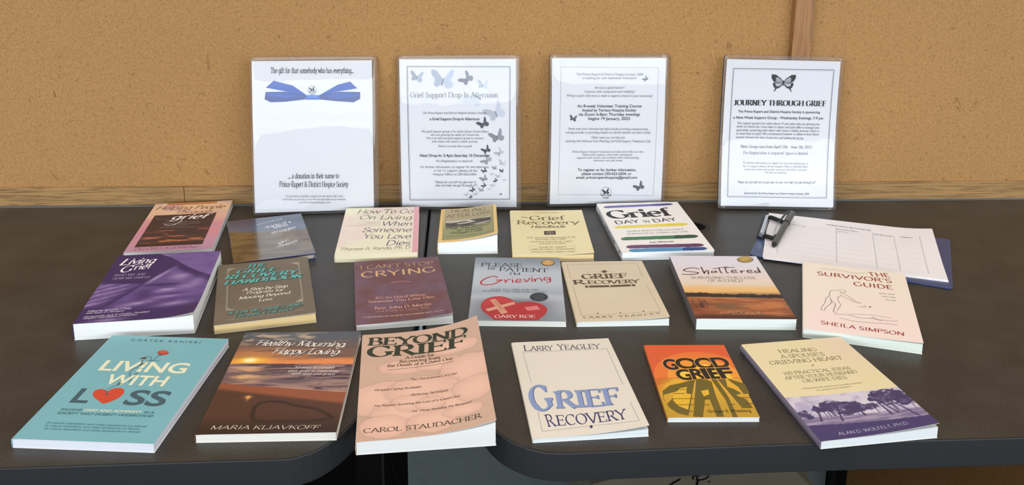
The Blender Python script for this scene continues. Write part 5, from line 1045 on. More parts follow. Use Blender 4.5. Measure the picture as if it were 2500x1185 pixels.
def c_blue(U, V): return bl(flat(U, 226, 217, 202), flat(U, 222, 212, 196), fbm(U, V, 70, 70, 5))
def c_good(U, V):
    r = np.hypot(U-64, (V-84)*.98)
    c = flat(U, 216, 90, 44); c = np.where((r < 64)[..., None], C8(228, 116, 48), c); c = np.where((r < 47)[..., None], C8(236, 150, 52), c); c = np.where((r < 33)[..., None], C8(242, 196, 70), c)
    g = bl(flat(U, 226, 168, 48), flat(U, 190, 148, 44), sm(V, 84, 165)); g = bl(g, flat(U, 206, 104, 42), (1-sm(U+(V-84)*.55, 4, 26))*(V < 125)*.8)
    return bl(c, g, (V > 84)*1.0)
def c_spouse(U, V):
    c = bl(flat(U, 226, 210, 166), flat(U, 228, 206, 176), sm(U, 70, 130)*sm(120-V, 0, 90)); y0 = 130+U*.045; y1 = 188+U*.085; n = fbm(U, V, 12, 8, 3)
    p = bl(flat(U, 176, 166, 190), flat(U, 208, 198, 208), sm(n+.3*gb(U, V, 60, 138, 50, 12), .4, .7)); gl = 172+U*.07
    p = bl(p, bl(flat(U, 120, 108, 140), flat(U, 160, 146, 168), sm(fbm(U, V, 26, 3, 9), .4, .65)), sm(V, gl, gl+3))
    T = flat(U, 62, 52, 92); f = fbm(U, V, 5, 4, 14)
    for a, b, ru, rv in [(48, 158, 26, 13), (30, 160, 14, 8), (70, 160, 16, 10), (6, 168, 12, 10), (118, 152, 26, 16), (132, 158, 14, 20), (104, 150, 12, 9), (86, 166, 16, 8), (64, 170, 20, 6)]:
        r = np.hypot((U-a)/ru, (V-b)/rv); p = bl(p, bl(T, flat(U, 104, 92, 130), sm(f, .5, .75)), ((r+(f-.5)*1.1) < .85)*.95)
    for a, b, t_ in [(44, 185, -.25), (112, 184, .3), (104, 186, .1), (130, 196, .35), (74, 180, .05), (20, 182, -.3)]: p = bl(p, T, ((np.abs(U-a-(V-b)*t_) < 1.5-.02*(b-V)) & (V > 155) & (V < b+2))*.9)
    p = bl(p, T, (((vn(U/2.2, V*0, 7) > .78) & (V > 166) & (V < gl+2)))*.6)
    c = bl(c, p, (V > y0)*1.0); return bl(c, flat(U, 66, 54, 100), (V > y1)*1.0)

# ---------------- room shell ----------------
WY, WYAW = 1681.5, -0.00814            # front face of the skirting strip at x = 0, and the slight turn of the wall
def board_mat():
    m = bpy.data.materials.new('hardboard'); m.use_nodes = True; nt = m.node_tree; b = nt.nodes['Principled BSDF']; L = nt.links.new; N = nt.nodes.new
    tc = N('ShaderNodeTexCoord')
    def noise(scale, det, lo, hi, sc=None, w=0):
        n = N('ShaderNodeTexNoise'); n.inputs['Scale'].default_value = scale; n.inputs['Detail'].default_value = det
        if sc:
            mp = N('ShaderNodeMapping'); mp.inputs['Scale'].default_value = sc; mp.inputs['Rotation'].default_value = (0, w, 0); L(tc.outputs['Object'], mp.inputs[0]); L(mp.outputs[0], n.inputs['Vector'])
        else: L(tc.outputs['Object'], n.inputs['Vector'])
        r = N('ShaderNodeMapRange'); r.inputs[1].default_value = lo; r.inputs[2].default_value = hi; L(n.outputs[0], r.inputs[0]); return r.outputs[0]
    def mix(f, a, bb):
        n = N('ShaderNodeMix'); n.data_type = 'RGBA'; L(f, n.inputs[0])
        for i, v in ((6, a), (7, bb)):
            if isinstance(v, tuple): n.inputs[i].default_value = (*lin(C8(*v)), 1)
            else: L(v, n.inputs[i])
        return n.outputs[2]
    def scl(v, k):
        n = N('ShaderNodeMath'); n.operation = 'MULTIPLY'; L(v, n.inputs[0]); n.inputs[1].default_value = k; return n.outputs[0]
    c = mix(noise(2.6, 4, .35, .65), (147, 108, 61), (157, 116, 69))
    c = mix(noise(760, 2, .34, .66), c, (172, 131, 82))
    c = mix(scl(noise(540, 3, .5, .72), .7), c, (128, 91, 51))
    c = mix(scl(noise(210, 4, .52, .72), .55), c, (120, 84, 46))
    c = mix(scl(noise(620, 3, .5, .78), .8), c, (112, 80, 44))
    c = mix(scl(noise(700, 2, .55, .8, (1, 1, .6), .6), .45), c, (196, 154, 102))
    c = mix(scl(noise(95, 3, .66, .80), .75), c, (104, 70, 40))
    c = mix(scl(noise(30, 5, .69, .74, (1, 1, .5), .5), .6), c, (110, 74, 42))
    L(c, b.inputs['Base Color']); b.inputs['Roughness'].default_value = .75; b.inputs['Specular IOR Level'].default_value = .25
    n2 = N('ShaderNodeTexNoise'); n2.inputs['Scale'].default_value = 420; n2.inputs['Detail'].default_value = 3; L(tc.outputs['Object'], n2.inputs['Vector'])
    bp = N('ShaderNodeBump'); bp.inputs['Strength'].default_value = .25; bp.inputs['Distance'].default_value = .0006; L(n2.outputs[0], bp.inputs['Height']); L(bp.outputs[0], b.inputs['Normal'])
    return m
def wood_mat(name, a, d, stretch):
    m = bpy.data.materials.new(name); m.use_nodes = True; nt = m.node_tree; b = nt.nodes['Principled BSDF']; L = nt.links.new; N = nt.nodes.new
    tc = N('ShaderNodeTexCoord'); mp = N('ShaderNodeMapping'); mp.inputs['Scale'].default_value = stretch; L(tc.outputs['Object'], mp.inputs[0])
    n = N('ShaderNodeTexNoise'); n.inputs['Scale'].default_value = 1; n.inputs['Detail'].default_value = 6; n.inputs['Roughness'].default_value = .62; n.inputs['Distortion'].default_value = .6; L(mp.outputs[0], n.inputs['Vector'])
    mp2 = N('ShaderNodeMapping'); mp2.inputs['Scale'].default_value = tuple(s*2.6 for s in stretch); L(tc.outputs['Object'], mp2.inputs[0])
    n3 = N('ShaderNodeTexNoise'); n3.inputs['Scale'].default_value = 1; n3.inputs['Detail'].default_value = 2; L(mp2.outputs[0], n3.inputs['Vector'])
    mm = N('ShaderNodeMath'); mm.operation = 'MULTIPLY_ADD'; L(n3.outputs[0], mm.inputs[0]); mm.inputs[1].default_value = .35; L(n.outputs[0], mm.inputs[2])
    sb = N('ShaderNodeMath'); sb.operation = 'SUBTRACT'; L(n.outputs[0], sb.inputs[0]); sb.inputs[1].default_value = .5
    ab = N('ShaderNodeMath'); ab.operation = 'ABSOLUTE'; L(sb.outputs[0], ab.inputs[0])
    mm = N('ShaderNodeMath'); mm.operation = 'MULTIPLY_ADD'; L(n3.outputs[0], mm.inputs[0]); mm.inputs[1].default_value = .11; L(ab.outputs[0], mm.inputs[2])
    r = N('ShaderNodeValToRGB'); r.color_ramp.elements[0].position = .045; r.color_ramp.elements[1].position = .125
    r.color_ramp.elements[0].color = (*lin(C8(*d)), 1); r.color_ramp.elements[1].color = (*lin(C8(*a)), 1)
    L(mm.outputs[0], r.inputs[0]); L(r.outputs[0], b.inputs['Base Color']); b.inputs['Roughness'].default_value = .5
    return m
BOARD = board_mat()
def wall_obj(mb, name, m, bevel=0):
    o = mb.build(name, m, None, bevel); o.location = (0, WY/1000, TZ); o.rotation_euler = (0, 0, WYAW); return structure(o)
mb = MB(); mb.box(-4000, 4000, 5, 30, -740, 1900)
for k, q in enumerate([[(471.1, 297.8), (474.4, 283.7), (481.1, 263.1)], [(953.5, 205.2), (959.4, 197.0), (965.2, 183.8)], [(-751.1, 221.6), (-749.5, 209.2)], [(-773.2, 68.9), (-769.1, 57.6), (-761.7, 49.4)], [(965.2, 177.3), (955.7, 187.2)], [(889.3, 300.5), (894.0, 308.4)], [(998.5, 298.7), (1000.3, 297.1)], [(-39.8, 346.1), (-24.7, 343.8)], [(-590.9, 181.2), (-594.5, 173.4)], [(571.9, 154.8), (575.4, 140.0)], [(953.9, 201.9), (948.6, 192.1)], [(39.6, 323.1), (45.7, 318.5)], [(-538.7, 81.4), (-532.3, 65.1)], [(-486.4, 68.8), (-481.1, 56.5)]]):      # small gouges and scuffs in the hardboard
    rw = random.Random(k); P = catmull(q, 5) if len(q) > 2 else [np.array(q[0])+(np.array(q[1])-np.array(q[0]))*t/5 for t in range(6)]
    P = [(p[0]+rw.uniform(-.5, .5), p[1]+rw.uniform(-.5, .5)) for p in P]; v, f = ribbon(P, lambda th: (4.5 if k == 0 else 2.6)*rw.uniform(.25, 1)); mb.add([(x, 4.85, z) for x, z in v], f, 2 if k == 0 else 1)
wall_obj(mb, 'wall_back', [BOARD, mat('scuff_dark', (124, 88, 50), .8, .2, noise=.2, nscale=900), mat('scuff_light', (172, 128, 82), .8, .2, noise=.2, nscale=900)])
OAKH = wood_mat('oak_strip', (152, 117, 68), (108, 79, 43), (5, 5, 125)); OAKV = wood_mat('oak_batten', (148, 104, 58), (120, 82, 44), (125, 60, 4))
mb = MB(); mb.box(-4000, -528.6, 0, 5, -9, 35.5); wall_obj(mb, 'trim_1', OAKH, .8)
mb = MB(); mb.box(-527.8, 4000, 0, 5, -9, 35.5); wall_obj(mb, 'trim_2', OAKH, .8)
mb = MB(); mb.box(617, 654, -13, 5, 35.5, 1900); wall_obj(mb, 'trim_3', OAKV, 1.5)
mb = MB(); mb.box(-4000, 4000, -520, -400, -740, 150); structure(mb.build('light_block_wall', mat('block_wall_paint', (120, 116, 108), .8, .3, noise=.03, nscale=8), None)).location = (0, 0, TZ)   # unseen low wall behind the viewer, added to block window light under the tables
FLOOR = mat('floor_vinyl', (56, 55, 53), .6, .3, noise=.12, nscale=60)
mb = MB(); mb.box(-4000, 4000, -3500, 1700, -760, -740); structure(mb.build('floor', FLOOR, None)).location = (0, 0, TZ)

# ---------------- the two tables ----------------
def laminate():
    m = mat('table_laminate', (70, 62, 55), .38, .32)
    nt = m.node_tree; b = nt.nodes['Principled BSDF']; L = nt.links.new; N = nt.nodes.new; tc = N('ShaderNodeTexCoord')
    n = N('ShaderNodeTexNoise'); n.inputs['Scale'].default_value = 620; n.inputs['Detail'].default_value = 2; L(tc.outputs['Object'], n.inputs['Vector'])
    n2 = N('ShaderNodeTexNoise'); n2.inputs['Scale'].default_value = 14; n2.inputs['Detail'].default_value = 4; L(tc.outputs['Object'], n2.inputs['Vector'])
    a = N('ShaderNodeMath'); a.operation = 'MULTIPLY_ADD'; L(n2.outputs[0], a.inputs[0]); a.inputs[1].default_value = .35; L(n.outputs[0], a.inputs[2])
    r = N('ShaderNodeValToRGB'); r.color_ramp.elements[0].position = .52; r.color_ramp.elements[1].position = .84
    r.color_ramp.elements[0].color = (*lin(C8(40, 37, 34)), 1); r.color_ramp.elements[1].color = (*lin(C8(68, 64, 59)), 1)
    L(a.outputs[0], r.inputs[0]); L(r.outputs[0], b.inputs['Base Color']); return m
LAM = laminate(); EDGE = mat('edge_rubber', (43, 46, 49), .5, .4, noise=.05, nscale=300); STEEL = mat('panel_steel', (214, 240, 252), .55, .4, noise=.04, nscale=40)
BSHEEN = mat('edge_sheen_grey', (92, 104, 112), .5, .4)  # paler than the edge rubber: top light and sheen put into the colour
BLACK = mat('black_steel', (20, 21, 21), .5, .4); DARKP = mat('dark_panel', (34, 36, 37), .6, .3)
YB = lambda x: 1672-.0064*x
def table(label, outer, inner, parts):
    t = thing('table', label, 'table', (0, 0, TZ))
    mb = MB(); mb.prism(inner, -34, 0); mb.build('tabletop', LAM, t)
    n = len(outer); mb = MB(); v = [(x, y, z) for z in (-35, -.4) for x, y in outer]+[(x, y, z) for z in (-35, -.4) for x, y in inner]
    f = []
    for i in range(n):
        j = (i+1) % n; f += [(i, j, n+j, n+i), (n+i, n+j, 3*n+j, 3*n+i), (2*n+j, 2*n+i, 3*n+i, 3*n+j), (j, i, 2*n+i, 2*n+j)]
    mb.add(v, f); mb.build('edge_band', EDGE, t, .8)
    b0, b1 = min(p[0] for p in inner), max(p[0] for p in inner)
    mb = MB(); mb.add([(x, YB(x)+d, z) for x in (b0, b1) for d, z in ((.3, -3), (.3, .3), (8.6, .3), (8.6, -3))], [(0, 1, 5, 4), (1, 2, 6, 5), (2, 3, 7, 6), (3, 0, 4, 7), (0, 3, 2, 1), (4, 5, 6, 7)]); mb.build('back_edge_sheen', BSHEEN, t, .4)  # added strip carrying the lit tone of the rear rubber edge
    parts(t); return t
CURL = [(-187, 881), (-176, 885.5), (-165, 891.5), (-156, 899), (-148, 908), (-140.5, 919), (-134, 930), (-127, 944), (-119, 966), (-108, 1000), (-96, 1040), (-84, 1085), (-74, 1130), (-67, 1180), (-64.5, 1230)]
CURR = [(112, 879), (98, 880), (87, 882), (77, 886), (69, 890), (62, 895), (55, 900.5), (49, 906), (43, 913), (38, 920), (31, 932), (21, 955), (8, 988), (-6, 1030), (-22, 1075), (-38, 1120), (-50, 1165), (-57.5, 1210), (-61, 1260)]
def off(p, d):                                     # inset a curve by d (to its left)
    o = []
    for i in range(len(p)):
        a, b = Vector(p[max(i-1, 0)]), Vector(p[min(i+1, len(p)-1)]); t = (b-a).normalized(); o.append((p[i][0]-t.y*d, p[i][1]+t.x*d))
    return o
lo = [(-1250, 869)]+[(-700, 874), (-480, 877.5), (-300, 880)]+CURL+[(-64, 1500), (-64, YB(-64)+9), (-1250, YB(-1250)+9)]
ci = off(CURL, 2.5); li = [(-1247, 871.5), (-700, 876.5), (-480, 880), (-300, 882.5)]+ci+[(-66, 1500), (-66, YB(-64)), (-1247, YB(-1250))]
def lparts(t):
    mb = MB(); mb.box(-1180, -104, 1645, 1655, -705, -40); mb.build('modesty_panel', DARKP, t)
    for x in (-171, -1180):
        mb = MB(); mb.box(x, x+41, 1290, 1330, -722, -34); mb.build('leg', BLACK, t, 2)
        mb = MB(); mb.box(x-4, x+45, 960, 1660, -740, -722); mb.build('foot', BLACK, t, 3)
table('dark brown laminate table on the left with a rounded front corner', lo, li, lparts)
cr = CURR[::-1]; ro = cr+[(200, 881.5), (350, 885), (600, 886.5), (1500, 890), (1500, YB(1500)+9), (-60, YB(-60)+9), (-60, 1500)]
cri = off(cr, 2.5); ri = cri+[(200, 884), (350, 887.5), (600, 889), (1497, 892.5), (1497, YB(1500)), (-58, YB(-60)), (-58, 1500)]
def rparts(t):
    mb = MB(); mb.box(-112, 748, 1628, 1640, -705, -40); mb.build('modesty_panel', STEEL, t, 1)
    for x in (750, 1380):
        mb = MB(); mb.box(x, x+22, 1585, 1640, -722, -34); mb.build('leg', BLACK, t, 2)
        mb = MB(); mb.box(x-4, x+26, 980, 1640, -740, -722); mb.build('foot', BLACK, t, 3)
    gx, gy = 419, 1541
    mb = MB(); n = 40
    ring = [(gx+r*math.cos(k*2*math.pi/n), gy+r*math.sin(k*2*math.pi/n), z) for r, z in ((30, .1), (29, .5), (20, .5), (19, .2)) for k in range(n)]
    mb.add(ring, [(a*n+k, a*n+(k+1) % n, (a+1)*n+(k+1) % n, (a+1)*n+k) for a in range(3) for k in range(n)], 0, None, False)
    g = mb.build('cable_grommet', mat('grommet_plastic', (44, 40, 38), .5, .4), t)
    mb = MB(); mb.add([(gx+20*math.cos(k*2*math.pi/n), gy+20*math.sin(k*2*math.pi/n), .2) for k in range(n)], [tuple(range(n))]); mb.build('grommet_hole', mat('hole_black', (8, 7, 7), .9, .1), g)
table('dark brown laminate table on the right, under the clipboard', ro, ri, rparts)
# cable hanging between the tables
mb = MB(); mb.tube(catmull([(-128, 1560, -20), (-131, 1540, -200), (-136, 1500, -400), (-129, 1495, -470), (-126, 1500, -520), (-134, 1520, -650), (-150, 1560, -737), (-230, 1570, -736)], 5), 3.2, 8)
tag(mb.build('power_cable', mat('cable_rubber', (10, 10, 10), .5, .4), None, 0, (0, 0, TZ)), 'thin black cable hanging down in the dark gap between the tables', 'cable')
# pale bag under the right table
def bag():
    mb = MB(); y0 = 1330
    out = [(190, -738), (186, -520), (196, -400), (210, -373), (250, -362), (300, -345), (380, -336), (480, -336), (548, -345), (567, -360), (590, -385), (606, -420), (612, -520), (608, -738)]
    n = len(out); c = (400, -540)
    prof = [(0.94, 22), (0.985, 6), (1.0, 0), (1.0, 60), (1.0, 120), (0.97, 135)]
    v = []
    for k, (s, dy) in enumerate(prof): v += [(c[0]+(x-c[0])*s, y0+dy, c[1]+(z-c[1])*s if z > -700 else z) for x, z in out]
    v = [(x, y if i >= n else y0+1, z) for i, (x, y, z) in enumerate(v)]
    f = [(a*n+k, a*n+(k+1) % n, (a+1)*n+(k+1) % n, (a+1)*n+k) for a in range(len(prof)-1) for k in range(n)]
    f += [tuple(range(n))[::-1], tuple(range((len(prof)-1)*n, len(prof)*n))]
    mb.add(v, f, 0, None, False)
    for P, w in (([(342, -380), (348, -375), (355, -370), (362, -366)], 3), ([(384, -368), (383, -363), (388, -360), (398, -358), (390, -363), (392, -369), (404, -367), (410, -361)], 2.2), ([(392, -367), (391, -374), (390, -384), (389, -396)], 3.4), ([(410, -372), (412, -373)], 3)):
        vv, ff = ribbon(catmull(P, 5), lambda th: w); mb.add([(x, y0-.6, z) for x, z in vv], ff, 1)
    o = mb.build('bag', [mat('bag_canvas', (184, 178, 160), .8, .2, noise=.06, nscale=25), mat('marker_ink', (18, 18, 18), .7, .2)], None, 0, (0, 0, TZ))
    tag(o, 'pale grey bag with black marker scrawl on the floor under the right table', 'bag')
bag()

# ---------------- books ----------------
def make_surface(k, t):
    w, d = POSE[k][3:5]; a, b, p, A, rx, ry = LIFT.get(k, (0, 0, 1, 0, 1, 1))
    def S(u, v, lift):
        u = np.asarray(u, float); v = np.asarray(v, float)
        U = np.clip(u/w, 0, 1.02); Vv = np.clip(v/d, 0, 1); z = (a*(1-Vv)+b*Vv)*U**p
        if A: z = z+A*np.clip(1-((1-U)/rx+(1-Vv)/ry), 0, 1)**2
        z = z-np.where(U*w < 5, (1-U*w/5)**2*.5, 0)
        return np.stack([u-w/2, d/2-v, t+z+lift], -1)
    return S
def book(k, name, label, colf, pages, spine, rough=.55, step=1.5, bulge=0.6, coat=0.0, hard=False, edge=(236, 232, 226), extra=None, cat='book'):
    x, y, a, w, d, t = POSE[k]; S = make_surface(k, t)
    root = thing(name, label, cat, (x/1000, y/1000, TZ), a, 'books laid out on the tables')
    m = print_mat(k+'_cover_print', rough, .5, coat); th = 2.2 if hard else .4
    mb = MB(); grid(mb, S, w, d, step, colf)
    # underside and rim of the front cover
    g2 = MB(); nu, nv = grid(mb, lambda u, v, l: S(u, v, -th), w, d, 9, lambda U, V: flat(U, *edge))
    per = [(w*i/20, 0) for i in range(20)]+[(w, d*i/24) for i in range(24)]+[(w*(1-i/20), d) for i in range(20)]+[(0, d*(1-i/24)) for i in range(24)]
    P = np.array(per); n = len(P); top = S(P[:, 0], P[:, 1], 0); bot = S(P[:, 0], P[:, 1], -th)
    mb.add(np.vstack([top, bot]), [(i, n+i, n+(i+1) % n, (i+1) % n) for i in range(n)], 0, C8(*edge))
    # spine
    zt = t-.5; q = [(-w/2-bulge*math.sin(math.pi*i/8), zt*(1-i/8)) for i in range(9)]; q = q+[(-w/2+.5, .3), (-w/2+.5, zt-.3)]
    n = len(q); mb.add([(px, -d/2, pz) for px, pz in q]+[(px, d/2, pz) for px, pz in q], [(i, (i+1) % n, n+(i+1) % n, n+i) for i in range(n)]+[tuple(range(n))[::-1], tuple(range(n, 2*n))], 0, C8(*spine))
    mb.box(-w/2, w/2, -d/2, d/2, 0, th, 0, C8(*edge))
    draw(mb, ART.get(k, []), S, 0, k)
    if extra: extra(mb, w, d, t)
    mb.build('cover', m, root)
    i = 3 if hard else .35
    pb = MB(); zb = t-th-.15; nx = 14; X = np.linspace(-w/2+.8, w/2-(3 if hard else .9), nx)
    # page block: gently bowed faces, a hair of play under the cover
    rng = random.Random(k); ys = -d/2+i
    prof = [(-w/2+.8, th), (w/2-i-.4, th), (w/2-i-.2, (th+zb)/2), (w/2-i-.4, zb), (-w/2+.8, zb)]
    n = len(prof); pb.add([(px, ys, pz) for px, pz in prof]+[(px, d/2-i, pz) for px, pz in prof], [(j, (j+1) % n, n+(j+1) % n, n+j) for j in range(n)]+[tuple(range(n))[::-1], tuple(range(n, 2*n))])
    # top leaves lift a little with a curled cover
    if k in LIFT and not hard:
        s = .8 if LIFT[k][1] > 10 else .45
        lf = lambda u, v, l: np.stack([np.asarray(u)-w/2, d/2-np.asarray(v), zb+.05+(S(u, v, 0)[..., 2]-t+.5*(np.asarray(u) < 5)*(1-np.asarray(u)/5)**2)*s+l], -1)
        grid(pb, lambda u, v, l: lf(np.clip(u, .8, w-i-.4), np.clip(v, i, d-i), 0.1), w, d, 8, lambda U, V: flat(U, 255, 255, 255))
        u = np.linspace(.8, w-i-.4, 15); v = np.linspace(d-i, i, 15)
        for uu, vv in ((u, np.full(15, d-i)), (np.full(15, w-i-.4), v)):
            tp = lf(uu, vv, .1); bt = tp.copy(); bt[:, 2] = zb-.1
            pb.add(np.vstack([bt, tp]), [(j, j+1, 16+j, 15+j) for j in range(14)])
    pb.build('page_block', pages_mat(k+'_pages', pages), root)
    return root
WH = (236, 238, 236); CR = (226, 206, 164)
B = book
B('pink', 'paperback_book', 'pink bordered paperback with a dark sunset photo, farthest left at the back', c_pink, (222, 222, 220), (200, 150, 150), step=.9)
B('tracks', 'hardcover_book', 'thin blue and brown hardcover in shiny wrap with white handwriting', c_tracks, (214, 204, 178), (44, 56, 84), rough=.22, step=.9, bulge=1.5, coat=.9, hard=True, edge=(40, 56, 104))
B('purple', 'paperback_book', 'thick purple paperback with a face photograph and white lettering', c_purple, WH, (60, 40, 92), step=.8)
B('brown', 'paperback_book', 'brown paperback with slanted turquoise title, edges of pages tan', c_brown, (220, 194, 140), (104, 92, 76), step=3)
B('howto', 'paperback_book', 'cream paperback with light italic title and a pink band on its right edge', c_howto, (226, 216, 184), (222, 214, 186), step=1)
B('afterloss', 'paperback_book', 'small thick paperback with gold border and curling olive cover', c_afterloss, WH, (222, 186, 116), step=.8)
B('cream', 'paperback_book', 'pale yellow paperback with olive serif title and tiny dark picture', c_cream, (228, 204, 152), (230, 216, 170), step=3)
def day_spine(mb, w, d, t):
    def S(u, v, l): u = np.asarray(u); v = np.asarray(v); return np.stack([-w/2-.9-np.asarray(l)*0-0*u, d/2-u, t-1.0-v], -1)
    draw(mb, [('T', 'Jan Warner', 30, t*.62, 75, t*.62, 4.5, 'bs', '3a3840'), ('T', 'Grief DAY by DAY', 85, t*.62, 180, t*.62, 6, 'bs', '2a282c'), ('P', [(212, 3), (218, 3), (218, 8), (212, 8)], '2a282c')], S)
B('daybyday', 'paperback_book', 'white paperback with coloured brush strokes, beside the cable hole', c_day, (238, 240, 242), (206, 208, 212), step=3, extra=day_spine)
B('cantstop', 'paperback_book', 'maroon marbled paperback with tan capital letters', c_cant, WH, (100, 64, 74), step=1)
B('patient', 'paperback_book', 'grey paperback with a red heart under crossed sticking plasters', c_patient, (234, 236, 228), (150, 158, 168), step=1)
B('beige', 'paperback_book', 'beige paperback with brown title above a dark ruled bar', c_beige, (232, 236, 232), (196, 180, 154), step=3)
B('shattered', 'paperback_book', 'white paperback with handwritten title above an orange lake at dusk', c_shattered, (228, 238, 232), (104, 96, 98), step=.8, bulge=.2)
B('survivor', 'paperback_book', 'pale pink paperback with red capitals and a line-drawn stooping figure', c_survivor, (228, 236, 226), (190, 178, 168), step=3)
B('teal', 'paperback_book', 'turquoise paperback with a red heart in place of a letter', c_teal, (228, 232, 242), (116, 172, 180), rough=.4, step=2)
B('sunset', 'paperback_book', 'paperback with a beach sunset and a heart drawn in sand', c_sunset, (238, 236, 226), (90, 60, 46), rough=.4, step=.8, bulge=1.6)
B('beyond', 'paperback_book', 'thick salmon paperback with dark green capitals, bridging the gap between tables', c_beyond, WH, (196, 160, 140), step=1)
B('blue', 'paperback_book', 'off-white paperback with big blue cracked letters and navy author line', c_blue, (230, 238, 240), (214, 204, 188), step=3)
B('goodgrief', 'paperback_book', 'small orange and yellow paperback with bold black letters casting long shadows', c_good, (230, 234, 234), (180, 110, 50), step=.8, bulge=.2)
B('spouse', 'paperback_book', 'cream paperback with a violet tree photograph, at the front table edge', c_spouse, (232, 238, 240), (120, 112, 130), step=.8, bulge=1.2)

# ---------------- laminated notices ----------------
def film_mat():
    m = bpy.data.materials.new('laminate_film'); m.use_nodes = True; nt = m.node_tree; nt.nodes.clear(); N = nt.nodes.new; L = nt.links.new
    o = N('ShaderNodeOutputMaterial'); mx = N('ShaderNodeMixShader'); fr = N('ShaderNodeFresnel'); fr.inputs[0].default_value = 1.32
    tr = N('ShaderNodeBsdfTransparent'); tr.inputs[0].default_value = (.985, .985, .99, 1); gl = N('ShaderNodeBsdfGlossy'); gl.inputs['Roughness'].default_value = .012
    df = N('ShaderNodeBsdfDiffuse'); df.inputs[0].default_value = (.75, .76, .8, 1); m2 = N('ShaderNodeMixShader'); m2.inputs[0].default_value = .045
    L(tr.outputs[0], m2.inputs[1]); L(df.outputs[0], m2.inputs[2])
    nz = N('ShaderNodeTexNoise'); nz.inputs['Scale'].default_value = 14; nz.inputs['Detail'].default_value = 1; tc = N('ShaderNodeTexCoord'); L(tc.outputs['Object'], nz.inputs['Vector'])
    bp = N('ShaderNodeBump'); bp.inputs['Strength'].default_value = .10; bp.inputs['Distance'].default_value = .002; L(nz.outputs[0], bp.inputs['Height']); L(bp.outputs[0], gl.inputs['Normal'])
    L(fr.outputs[0], mx.inputs[0]); L(m2.outputs[0], mx.inputs[1]); L(gl.outputs[0], mx.inputs[2]); L(mx.outputs[0], o.inputs[0])
    return m
FILM = film_mat(); PAPER = print_mat('notice_paper', .7, .3)
def notice(k, label, Lb, Lt, ox=0.0, hf=None):
    x, y, yaw, lean, rl = SHEET[k]
    s_ = np.linspace(0, 320, 321); Lr = np.radians(hf(s_/292) if hf else Lb+(Lt-Lb)*s_/292)
    Yc = np.concatenate([[0], np.cumsum(np.sin(Lr))[:-1]]); Zc = np.concatenate([[0], np.cumsum(np.cos(Lr))[:-1]])
    c, s = math.cos(rl), math.sin(rl); up = max(0, abs(s)*115-2)+.2
    def P3(X, Y, lift):
        X, Y = c*X-s*Y, s*X+c*Y; Y = Y+up*0+0
        yy = np.interp(Y, s_, Yc); zz = np.interp(Y, s_, Zc)+np.minimum(Y, 0); la = np.interp(Y, s_, Lr)
        return np.stack([X, yy-lift*np.cos(la), zz+up*.6+lift*np.sin(la)], -1)
    root = thing('laminated_notice', label, 'notice', (x/1000, y/1000, TZ), yaw, 'laminated notices leaning on the wall')
    S = lambda u, v, l: P3(np.asarray(u, float)-108, 7+279-np.asarray(v, float), l)
    mb = MB(); grid(mb, S, 216, 279, 9, lambda U, V: flat(U, 219, 219, 221))
    draw(mb, ART[k], S, 0, k); mb.build('paper', PAPER, root)
    # pouch: two film sheets welded round the rim, rounded corners
    W_, y0, y1, r = 229, 1.2, 293.5, 6; mb = MB(); nu = 26; ys = [y0+(y1-y0)*i/34 for i in range(35)]; ys = sorted(set(ys+[y0+r*j/5 for j in range(6)]+[y1-r*j/5 for j in range(6)]))
    def hw(yy): q = min(yy-y0, y1-yy); return W_/2-(r-math.sqrt(max(0, r*r-(r-q)**2)) if q < r else 0)
    X = np.array([[ox+hw(yy)*(2*i/nu-1) for i in range(nu+1)] for yy in ys]); Y = np.repeat(np.array(ys)[:, None], nu+1, 1)
    rim = np.minimum.reduce([W_/2-np.abs(X-ox), Y-y0, y1-Y]); puff = np.clip(rim/6, 0, 1)
    Fv = P3(X.ravel(), Y.ravel(), (.12+.45*puff).ravel()); Bv = P3(X.ravel(), Y.ravel(), (-.12-.3*puff).ravel())
    idx = np.arange(len(ys)*(nu+1)).reshape(len(ys), nu+1); q = np.stack([idx[:-1, :-1], idx[:-1, 1:], idx[1:, 1:], idx[1:, :-1]], -1).reshape(-1, 4)
    mb.add(Fv, q.tolist(), 0, None, True); mb.add(Bv, q[:, ::-1].tolist(), 0, None, True)
    per = list(idx[0, :])+list(idx[1:, -1])+list(idx[-1, :-1][::-1])+list(idx[1:-1, 0][::-1]); n = len(per); N0 = len(Fv)
    mb.f += [(int(per[(i+1) % n]), int(per[i]), int(per[i])+N0, int(per[(i+1) % n])+N0) for i in range(n)]; mb.m += [0]*n; mb.sm += [False]*n
    mb.build('laminate_pouch', FILM, root)
notice('s1', 'laminated notice with a blue ribbon bow, farthest left', 6, 14, 3)
notice('s2', 'laminated notice with a trail of grey butterflies down its right side', 3.5, 10, 2)
notice('s3', 'laminated notice of bold centred lines behind the white brush-stroke book', 0.5, 9, 1)
notice('s4', 'laminated notice with one black butterfly above bold capitals, farthest right', 15, 2.0, 0)

